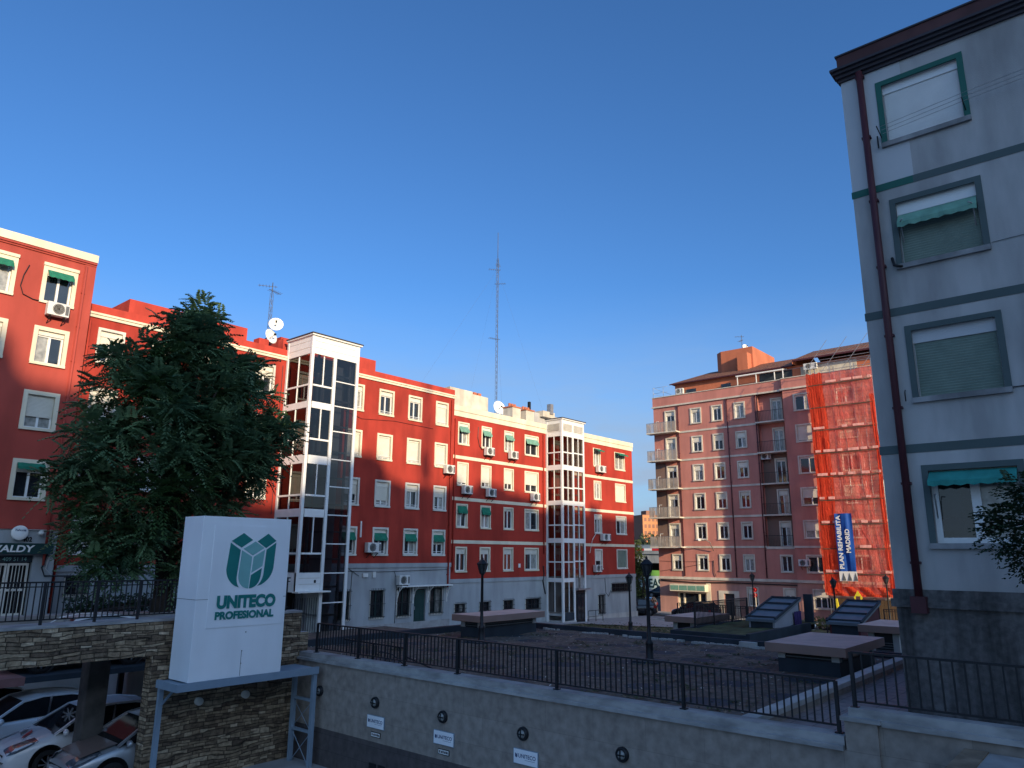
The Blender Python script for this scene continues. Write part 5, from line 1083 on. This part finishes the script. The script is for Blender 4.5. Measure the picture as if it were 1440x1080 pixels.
o = thing('arm_lamp', 'pale street lamp on a curved arm fixed to the salmon wall', 'street lamp', (66.9, 32.0, .4), HS); m = MB(); m.tube([(0,-.05,0),(0,-.7,.75),(-.1,-1.3,1.0),(-.35,-1.9,1.0)], .04, 'steel', 8); m.build('arm', o); m = MB(); m.lathe([(0,0),(.12,.05),(.14,.3),(.08,.62),(0,.66)], 'white', (0,0,0), 12, 'y'); h = m.build('head', o); h.location = (-.35, -2.5, .98)

# playground pieces, hedge and bin near the salmon block
o = thing('igloo_bin', 'sunlit white and turquoise striped igloo bin by the corner of the grey block', 'bin', (62.5, 13.9, -5.45)); 
for i in range(12):
    m = MB(); a0, a1 = 2*math.pi*i/12, 2*math.pi*(i+1)/12; vs = []
    pr = [(.85,0),(.95,.5),(.95,1.3),(.85,1.9),(.6,2.25),(.25,2.4)]
    for r_, z in pr: vs += [(r_*math.cos(a0), r_*math.sin(a0), z), (r_*math.cos(a1), r_*math.sin(a1), z)]
    m.add(vs, [(2*k, 2*k+1, 2*k+3, 2*k+2) for k in range(5)], 'cyan' if i % 3 == 1 else ('white' if i % 3 else 'awningpale'), True); m.build('stripe', o)
o = thing('playground_slide', 'yellow and blue playground piece beyond the hedge', 'playground toy', (60.5, 18.6, -5.5)); m = MB(); m.beam((0,.5,2.3),(0,.2,.2),.18,.1,'yellow'); m.beam((0,-.4,2.2),(0,-.1,.2),.1,.1,'yellow'); m.build('pole', o); m = MB(); m.lathe([(0,.2),(.45,.3),(.5,.6),(.3,.9),(0,.95)], 'blue', (0,0,0), 14); m.build('ball', o); m = MB(); m.lathe([(.3,.9),(.42,1.0),(.2,1.15)], 'redpl', (0,0,0), 14); m.build('ring', o)
o = thing('hydrant_post', 'slim post with a small red round sign before the salmon wall', 'sign', (64.6, 27.2, -5.4)); m = MB(); m.tube([(0,0,0),(0,0,2.2)], .04, 'strim', 8); m.build('post', o)
for z in (2.0, 2.45): m = MB(); m.lathe([(.20,-.03),(.20,0),(.12,.0),(.12,-.035)], 'redpl', (0,0,z), 18, 'x'); m.build('disc', o)
o = thing('tarpaulin', 'pale tarpaulin in the sun before the salmon wall', 'tarpaulin', (56, 20.4, -5.4)); m = MB()
for i in range(10):
    a = i*.22-1.1; b = a+.22; za = .55+.12*math.sin(i*1.7); zb_ = .55+.12*math.sin((i+1)*1.7); m.face([(-.3,a,.1),(-.3,b,.1),(.2,b,zb_),(.2,a,za)], 'white'); m.face([(.2,a,za),(.2,b,zb_),(.9,b,.1),(.9,a,.1)], 'white')
m.build('sheet', o)

# ------------------------------------------------------------------ vegetation
def limb(m, a, b, r0, r1, k='bark', bend=.15, n=5, rg=random):
    a = Vector(a); b = Vector(b); pts = []
    off = Vector((rg.uniform(-1,1), rg.uniform(-1,1), rg.uniform(0,.6)))*bend*(b-a).length
    for i in range(n+1): t = i/n; pts.append(a+(b-a)*t+off*math.sin(math.pi*t))
    m.tube(pts, r0, k, 7, r1)
def fronds(m, c, r, n, rg, k, flen=.55, leaf=.15, lw=.05, pairs=7, flat=.8):
    c = Vector(c)
    for _ in range(n):
        d = Vector((rg.gauss(0,1), rg.gauss(0,1), rg.gauss(0,1)*flat)).normalized()
        p = c+d*r*(rg.random()**.45); f = (d+Vector((rg.gauss(0,.45), rg.gauss(0,.45), rg.uniform(-.35,.5)))).normalized(); L_ = flen*rg.uniform(.65,1.25)
        s = f.cross(Vector((0,0,1)))
        if s.length < .05: continue
        s.normalize(); droop = rg.uniform(.25,.8)
        for i in range(pairs):
            t = (i+1)/pairs; q = p+f*L_*t+Vector((0,0,-droop*L_*t*t*.6))
            for sg in (-1, 1):
                ld = (s*sg+f*.45+Vector((0,0,-.35-rg.random()*.3))).normalized(); l = leaf*(1-.4*t)*rg.uniform(.8,1.2); wv = f*lw
                b_ = len(m.v); m.v += [tuple(q), tuple(q+ld*l*.5+wv*.5), tuple(q+ld*l), tuple(q+ld*l*.5-wv*.5)]; m.f.append((b_, b_+1, b_+2, b_+3)); m.mi.append(m.m(k)); m.sm.append(False)
rg = random.Random(21)
t = thing('tree', 'big dark leafy tree in front of the long red block, beside the white sign', 'tree', (12.35, 27, -2.15)); OFF[t.name] = -Vector(t.location)
m = MB(); m.tube([(12.35,27,-2.2),(12.42,27,-1.5),(12.36,27.05,-.2),(12.2,27,1.4),(12.15,27.1,2.8)], .36, 'bark', 12, .24)
cl = [(9.2,26.6,3.1,1.15,70),(8.9,27.2,2.4,.75,26),(9.9,27.6,4.4,1.1,70),(10.3,26.2,1.9,1.2,80),(10.6,26.8,5.6,1.2,80),(10.9,27.4,6.9,1.15,75),(11.1,25.9,3.6,1.4,110),(12.0,27.3,7.1,1.2,85),(12.6,26.6,8.1,1.0,65),(12.75,27.2,9.0,.75,38),(13.0,27.8,8.3,.8,36),(13.1,25.9,5.9,1.5,125),(11.8,26.0,5.2,1.4,120),(14.1,27.0,6.9,1.2,85),(15.0,27.4,6.0,1.1,70),(15.6,26.8,5.0,1.1,72),(16.1,27.1,4.1,.95,50),(14.6,26.2,4.4,1.4,110),(13.4,25.7,3.9,1.4,115),(12.4,25.6,3.0,1.3,90),(14.9,26.8,2.9,1.1,72),(14.0,26.5,1.9,1.0,60),(10.0,27.3,.7,.95,45),(9.8,26.6,-.3,.7,26),(10.7,26.4,.1,.85,40),(11.4,26.2,1.1,1.0,55),(13.2,26.4,.7,1.0,58),(13.0,26.2,-.4,.8,40),(10.9,27.3,-.6,.6,20),(13.7,26.9,-.2,.8,36),(15.8,27.3,3.3,.8,36),(14.7,27.2,7.4,.6,22),(10.1,27,6.6,.7,30),(11.7,26.8,8.2,.65,26),(9.6,26.8,1.6,.8,30),(16.5,27,4.9,.5,14)]
for (x, y, z, r, n) in cl: limb(m, (12.15+(x-12.15)*.08, 27.05, min(3.2, max(-.2, z-2.4))), (x, y, z), .10, .025, rg=rg)
m.build('trunk', t)
m = MB()
for i, (x, y, z, r, n) in enumerate(cl):
    fronds(m, (x, y, z), r*.7, int(n*.75), rg, 'leaf', .62, .23, .105)
    for _ in range(7):
        d = Vector((rg.gauss(0,1), rg.gauss(0,1), rg.gauss(0,.8))).normalized()*r*rg.uniform(.6, .95); fronds(m, (x+d.x, y+d.y, z+d.z), r*.34, int(n*.40), rg, 'leaf' if rg.random() < .85 else 'leafbright', .66, .23, .105, 7, .55)
fronds(m, (11.05, 25.3, 1.9), .9, 110, rg, 'leafbright', .62, .22, .10); fronds(m, (12.75,27.2,9.5), .4, 22, rg, 'leafbright', .5, .15, .055); fronds(m, (15.0,27.1,7.0), .8, 40, rg, 'leafbright', .5, .15, .055)
m.build('crown', t)
t = thing('tree', 'leafy branch tips of a tree in front of the lowest window of the grey block', 'tree', (14.3, .4, -3.0)); OFF[t.name] = -Vector(t.location)
m = MB(); m.tube([(14.3,.2,-3.05),(14.35,.2,-1.5),(14.3,.3,.6)], .13, 'bark', 10, .08)
c2 = [(14.3,1.55,.55,.42,60),(14.3,1.75,.35,.35,46),(14.3,1.35,.95,.36,42),(14.3,1.5,1.15,.22,18),(14.3,1.35,.05,.4,50),(14.3,1.9,.62,.2,16),(14.3,.7,.5,.7,90),(14.3,.6,1.2,.6,60),(14.3,1.55,-.02,.25,22),(14.3,1.98,.45,.12,7)]
for x, y, z, r, n in c2: limb(m, (14.3,.3,.3), (x,y,z), .03, .01, rg=rg)
m.build('trunk', t); m = MB()
for x, y, z, r, n in c2: fronds(m, (x,y,z), r, int(n*2.4), rg, 'leaf2', .20, .10, .05, 3)
m.build('crown', t)
def bush(name, label, cat, parts, k, leaf, n, trunk=None, group=None):
    x, y, z = parts[0][:3]; o = thing(name, label, cat, (x, y, (trunk or z)), 0, group); OFF[o.name] = -Vector(o.location); m = MB()
    for (x, y, z, r) in parts: limb(m, (parts[0][0], parts[0][1], trunk if trunk is not None else z-r), (x, y, z), .12*leaf/.2, .03, rg=rg)
    m.build('trunk', o); m = MB(); i = m.m(k)
    for (x, y, z, r) in parts:
        for _ in range(int(n*r*r)):
            d = Vector((rg.gauss(0,1), rg.gauss(0,1), rg.gauss(0,1))).normalized(); p = Vector((x,y,z))+d*r*rg.random()**.4
            u = Vector((rg.gauss(0,1), rg.gauss(0,1), rg.gauss(0,1))).normalized()*leaf; v = u.orthogonal().normalized()*leaf*.6
            b_ = len(m.v); m.v += [tuple(p-u*.5), tuple(p+v*.5), tuple(p+u*.5), tuple(p-v*.5)]; m.f.append((b_,b_+1,b_+2,b_+3)); m.mi.append(i); m.sm.append(False)
    m.build('crown', o); return o
bush('poplar', 'yellow green slender tree just beyond the right end of the red block', 'tree', [(63.5,38.3,-3.6,.9),(63.5,38.6,-2.0,1.1),(63.6,38.7,-.4,1.1),(63.5,38.6,.6,.8),(63.2,38.3,-4.6,.7),(63.4,38.2,-1.2,.7)], 'leaf3', .26, 420, -5.6)
bush('shrub', 'low pale green hedge in the sun before the salmon wall, by the pale tarpaulin', 'hedge', [(58,19.6,-4.9,.6),(58,18.6,-4.85,.65),(58,17.6,-4.9,.6),(58,16.8,-4.8,.6),(58,20.5,-5.0,.5)], 'leaf3', .2, 500, -5.5)
for i, (x, y, z, r) in enumerate([(150,88,-.5,4.5),(150,97,-1,5),(155,80,-1.2,5),(152,104,0,5),(170,99,1.2,4.5)]):
    bush('tree', ['dark green tree beyond the bridge, left of the gap', 'dark green tree beyond the bridge, hidden mostly by the red block', 'dark green tree beyond the bridge, at the salmon corner', 'tree beyond the bridge behind the red block end', 'pale tree highest up beyond the bridge'][i], 'tree', [(x,y,z,r),(x+2,y+3,z-1,r*.8),(x-1,y-3,z-1.5,r*.8)], 'leaf4', 1.1, 24, -5.6, 'trees beyond the bridge')

# ------------------------------------------------------------------ far side: bridge, graffiti wall, distant tower block, cars
o = thing('road_bridge', 'grey road bridge with a blue railing in the gap between the blocks', 'bridge', (112, 62, -5.6)); OFF[o.name] = -Vector(o.location)
m = MB(); m.box(110, 124, 30, 110, -1.35, .35, 'bridge'); m.box(109.7, 110, 30, 110, .1, .6, 'bridge'); m.build('deck', o)
m = MB(); m.box(109.8, 109.9, 30, 110, 1.45, 1.6, 'signsteel'); m.box(109.82, 109.88, 30, 110, .62, 1.4, 'signsteel')
m.build('railing', o)
m = MB()
for y in range(32, 110, 3): m.box(109.74, 109.8, y, y+1.5, .65, 1.0, 'redpl'); m.box(109.74, 109.8, y+1.5, y+3, .65, 1.0, 'white')
m.build('striped_barrier', o)
for y in (45, 78): m = MB(); m.box(112, 122, y, y+2, -5.6, -1.35, 'bridge'); m.build('pier', o)
m = MB(); m.box(121, 124, 30, 110, -5.6, -1.35, 'black'); m.build('underdeck_shade', o)  # black wall paints the shade under the bridge deck
o = thing('graffiti_wall', 'pale wall under the bridge painted with green and white graffiti letters', 'wall', (100, 60, -5.6)); m = MB(); m.box(0, .3, -12, 8, 0, 2.5, 'bridge'); m.build('body', o)
m = MB(); m.prism([(.2,.6),(-5.2,.6),(-5.4,2.2),(-3.0,2.5),(-.4,2.3)], -.05, -.02, 'mint', 'yz'); m.build('paint', o)
m = MB(); m.prism([(-1.4,2.5),(-5.2,2.5),(-5.0,3.3),(-2.0,3.3)], .0, .05, 'lime', 'yz'); m.build('lime_panel', o)
lt = MB(); text(lt, 'VEAS', -1, 2.2, .75, 2.1, 0, 'dgreen', .01, .03); l_ = lt.build('lettering', o); l_.location = (-.06, -1.5, 0); l_.rotation_euler = (0,0,HS)
o = thing('distant_tower_block', 'distant orange brick tower block in the gap between the blocks', 'apartment block', (259, 153.6, -5.6), R(-35))
m = MB(); m.box(0, 13, .02, 12, 0, 21.2, 'shadebrick'); m.box(.02, 13, 0, .02, 0, 21.0, 'orangebrick'); m.box(3, 7, 3, 8, 21.2, 23, 'shadebrick'); m.build('wall', o)  # brown body paints the shaded side, orange sheet is the sunlit face
for j in range(7):
    for i in range(4): m = MB(); m.box(.7+i*1.7, 1.7+i*1.7, -.04, -.02, 3+j*2.6, 4.4+j*2.6, 'shadebrick'); m.build('window', o)
for q in (('pale low block far beyond the bridge, left of the orange tower', 230, 158, 12, 3.0), ('pale low terrace far beyond the bridge, right of the orange tower', 240, 140, 10, 4.2)):
    o = thing('distant_building', q[0], 'building', (q[1], q[2], -5.6)); m = MB(); m.box(0, 12, -6, 6, 0, q[4]+5.6, 'cream'); m.box(-.05, 0, -5, 5, q[4]+3.4, q[4]+4.6, 'glass'); m.build('wall', o)

def car(label, loc, rz, paint, hood=None, mark=False, s=1.05, group='parked cars', detail=True):
    o = thing('parked_car', label, 'car', loc, rz, group); X = lambda v: (v[0]*s, v[1]*s, v[2]*s)
    st = [(0.0,.60,.34,.52),(.06,.70,.25,.66),(.22,.79,.20,.76),(.55,.845,.19,.85),(1.0,.865,.19,.95),(1.6,.87,.19,.97),(2.6,.875,.19,.99),(3.4,.86,.20,1.01),(3.85,.82,.24,1.0),(3.98,.72,.34,.9)]
    m = MB(); vs = []; fs = []; rows_ = []
    for x, w, zb, zt in st:
        prof = [(0,zb),(w*.86,zb),(w*.97,zb+.12),(w,zb+(zt-zb)*.55),(w*.975,zt-.10),(w*.90,zt-.025),(w*.55,zt+.015),(0,zt+.03)]
        ring = [(x,-y,z) for y, z in prof[::-1]]+[(x,y,z) for y, z in prof[1:]]
        rows_.append(len(vs)); vs += [X(v) for v in ring]
    n = 15
    for i in range(len(st)-1):
        for j in range(n-1): fs.append((rows_[i]+j, rows_[i]+j+1, rows_[i+1]+j+1, rows_[i+1]+j))
    fs.append(tuple(range(n))[::-1]); fs.append(tuple(rows_[-1]+j for j in range(n)))
    m.add(vs, fs, paint, True)
    if hood: m.add([X(v) for v in [(.25,-.62,.80),(1.02,-.68,.985),(1.02,.68,.985),(.25,.62,.80),(.6,-.66,.895),(.6,.66,.895)]], [(0,4,5,3),(4,1,2,5)], hood)
    m.build('body', o)
    g = MB(); prof = [(.98,.95),(1.72,1.38),(2.2,1.455),(2.9,1.44),(3.45,1.34),(3.86,1.0)]
    for sg in (-1, 1): g.add([X((x, sg*(.80-(z-.95)*.36), z)) for x, z in prof], [(0,1,2,3,4,5) if sg < 0 else (5,4,3,2,1,0)], 'carglass')
    def strip(a, b, k, mb, dz_=0, iny=0):
        (x0,z0),(x1,z1) = a, b; y0 = .80-(z0-.95)*.36-iny; y1 = .80-(z1-.95)*.36-iny
        mb.add([X(v) for v in [(x0,-y0,z0+dz_),(x1,-y1,z1+dz_),(x1,y1,z1+dz_),(x0,y0,z0+dz_)]], [(0,1,2,3)], k)
    strip(prof[0], prof[1], 'carglass', g); strip(prof[4], prof[5], 'carglass', g); g.build('window', o)
    r_ = MB()
    for a, b in ((1,2),(2,3),(3,4)): strip(prof[a], prof[b], paint, r_, .012)
    for sg in (-1, 1):
        for a, b in ((0,1),(1,2),(2,3),(3,4),(4,5)):
            (x0,z0),(x1,z1) = prof[a], prof[b]; r_.beam(X((x0, sg*(.805-(z0-.95)*.36), z0)), X((x1, sg*(.805-(z1-.95)*.36), z1)), .06*s, .05*s, paint)
        r_.beam(X((2.32, sg*.80, .97)), X((2.40, sg*.635, 1.43)), .05*s, .05*s, 'carglass' if paint != 'carwhite' else 'cardark')
    r_.build('roof', o)
    for sg in (-1, 1):
        for x in (.86, 3.32):
            w = MB(); y = sg*.865
            w.lathe([(.39,-.015),(.39,.015)], 'black', (0,0,0), 26, 'y'); w.v = [X((a+x, b+sg*.862, c+.36)) for a, b, c in w.v]
            t_ = MB(); t_.lathe([(.20,-.10),(.30,-.10),(.33,-.05),(.33,.05),(.30,.10),(.20,.10)], 'tyre', (0,0,0), 28, 'y'); t_.v = [X((a+x, b+sg*.80, c+.33)) for a, b, c in t_.v]
            wh = t_.build('wheel', o)
            if detail:
                k = MB(); yy = sg*.10
                k.lathe([(.205,yy*.7),(.205,yy),(.18,yy)], 'rim', (0,0,0), 24, 'y'); k.lathe([(.18,yy*.5),(0,yy*.5)], 'black', (0,0,0), 20, 'y'); k.lathe([(.045,yy*1.02),(0,yy*1.04)], 'rim', (0,0,0), 10, 'y')
                for q in range(8): a = q*math.pi/4; k.beam((.03*math.cos(a),yy*.97,.03*math.sin(a)),(.19*math.cos(a),yy*.97,.19*math.sin(a)),.03,.03,'rim')
                k.v = [X((a+x, b+sg*.80, c+.33)) for a, b, c in k.v]; k.build('rim', wh)
            w.build('wheel_arch', o)
    for sg in (-1, 1):
        h = MB(); hv = []; nx, nz = 7, 3
        for i in range(nx+1):
            x = .055+.60*(i/nx)**1.15; t = i/nx; zl = .60+.24*t**1.3; zu = .70+.19*t**.7
            for j in range(nz+1):
                z = zl+(zu-zl)*j/nz; k = next(q for q in range(len(st)-1) if st[q+1][0] >= x); f = (x-st[k][0])/(st[k+1][0]-st[k][0])
                w, zb, zt = [st[k][c]+(st[k+1][c]-st[k][c])*f for c in (1, 2, 3)]
                pr = [(w*.97,zb+.12),(w,zb+(zt-zb)*.55),(w*.975,zt-.10),(w*.90,zt-.025),(w*.55,zt+.015)]; y = pr[-1][0]
                for (ya, za), (yb_, zb_) in zip(pr, pr[1:]):
                    if za <= z <= zb_: y = ya+(yb_-ya)*(z-za)/(zb_-za); break
                hv.append(X((x-.004, sg*(y+.007), z+.004)))
        h.add(hv, [(i*(nz+1)+j, (i+1)*(nz+1)+j, (i+1)*(nz+1)+j+1, i*(nz+1)+j+1) for i in range(nx) for j in range(nz)], 'lamp', True); h.build('headlight', o)
        q = MB(); q.box(3.72*s, 3.97*s, sg*.80*s-.06, sg*.80*s+.06, .72*s, .92*s, 'tail'); q.build('tail_light', o)
        q = MB(); q.lathe([(0,-.05),(.09,-.02),(.10,.04),(.05,.10),(0,.11)], paint, (0,0,0), 12, 'x'); q.v = [X((a*.8+1.16, b*1.1+sg*.93, c*.8+.99)) for a, b, c in q.v]; q.build('mirror', o)
    q = MB(); q.add([X(v) for v in [(.02,-.44,.36),(.02,.44,.36),(.035,.5,.6),(.035,-.5,.6)]], [(0,1,2,3)], 'black'); q.v = [(a-.02, b, c) for a, b, c in q.v]
    q.box(-.05*s, -.02*s, -.26*s, .26*s, .44*s, .54*s, 'white'); q.add([X(v) for v in [(.0,-.62,.22),(.0,.62,.22),(.03,.56,.34),(.03,-.56,.34)]], [(0,1,2,3)], 'black'); q.build('grille', o)
    if mark:
        q = MB(); q.prism([(.42,-.3),(.72,-.05),(.80,.2),(.66,.05),(.5,-.12)], .90, .905, 'redmark', 'xy'); q.prism([(.5,.05),(.75,.3),(.7,.42),(.55,.25)], .90, .905, 'acgrille', 'xy'); q.v = [X((a, b, c+(a-.6)*.2+.012)) for a, b, c in q.v]; q.build('decal', o)
    return o
car('white hatchback in the garage, nose out, just left of the concrete pillar', (6.75, 22.95, -5.6), 0, 'carwhite', None, True)
car('white hatchback in the garage, second from the pillar, with a side mirror in view', (6.0, 25.5, -5.6), 0, 'carwhite', None, True)
car('white car deepest in the garage row, at the left edge of the photo', (4.9, 28.2, -5.6), 0, 'carwhite', None, True)
car('silver car with a dark bonnet between the pillar and the stone panel', (7.35, 20.55, -5.6), 0, 'carsilver', 'carhood', False)
car('white car raised on the parking platform under the stone lintel', (7.45, 26.45, -3.55), 0, 'carwhite', None, False)
car('silver car parked at the corner of the salmon block in the sun', (62.2, 37.4, -5.55), R(20), 'carsilver')
car('dark car parked at the kerb beyond the lamp, left of the silver car', (60.6, 39.6, -5.55), R(-60), 'cardark')
car('dark car parked before the salmon shop front, behind the vent', (61.8, 33.6, -5.55), R(-95), 'cardark')
car('dark car parked on the far side of the bridge opening, by the graffiti', (90, 53, -5.6), R(-80), 'cardark')

bush('hedge', 'clipped dark hedge along the foot of the long red block, behind the left fence', 'hedge', [(12.2+i*.62, 34.3, -2.25, .52) for i in range(10)], 'leaf2', .16, 900, -2.7)

# dry leaves and small weeds on the soil deck
rl = random.Random(8); m = MB(); mats_ = [m.m('strim'), m.m('tan'), m.m('grass'), m.m('leafbright')]
def scat(n, x0, x1, y0, y1, zf, smin, smax, wt):
    for _ in range(n):
        x = rl.uniform(x0, x1); y = rl.uniform(y0, y1); s = rl.uniform(smin, smax); a = rl.uniform(0, 6.28); c, d = math.cos(a)*s, math.sin(a)*s; t = rl.uniform(0, .7)*s; z = zf(x, y)+.012
        b_ = len(m.v); m.v += [(x-c, y-d, z), (x+d*.4, y-c*.4, z+t*.5), (x+c, y+d, z+t), (x-d*.4, y+c*.4, z+t*.5)]; m.f.append((b_, b_+1, b_+2, b_+3)); m.mi.append(rl.choices(mats_, wt)[0]); m.sm.append(False)
zs_ = lambda x, y: -3.405+.035*math.sin(x*2.1+y*.7)*math.sin(y*1.7-x*.4)
scat(5200, 13.5, 28.1, 6.1, 24.1, zs_, .02, .07, (1, 5, 4, 0))
for _ in range(70):
    cx, cy = rl.uniform(13.8, 27.8), rl.uniform(6.4, 23.8)
    for _ in range(26): scat(1, cx-.35, cx+.35, cy-.35, cy+.35, zs_, .04, .12, (0, 1, 5, 1))
tag(m.build('dry_leaves'), 'dry leaves and weeds scattered over the brown soil deck', 'leaf litter', kind='stuff')
m = MB(); mats_ = [m.m('grass'), m.m('leaf4'), m.m('tan'), m.m('leafbright')]
scat(9000, 28.6, 50, 14, 33, lambda x, y: tz(x, y)+.04, .05, .16, (6, 2, 2, 1))
tag(m.build('grass_tufts'), 'tufts of worn grass on the bank beyond the soil deck', 'grass', kind='stuff')
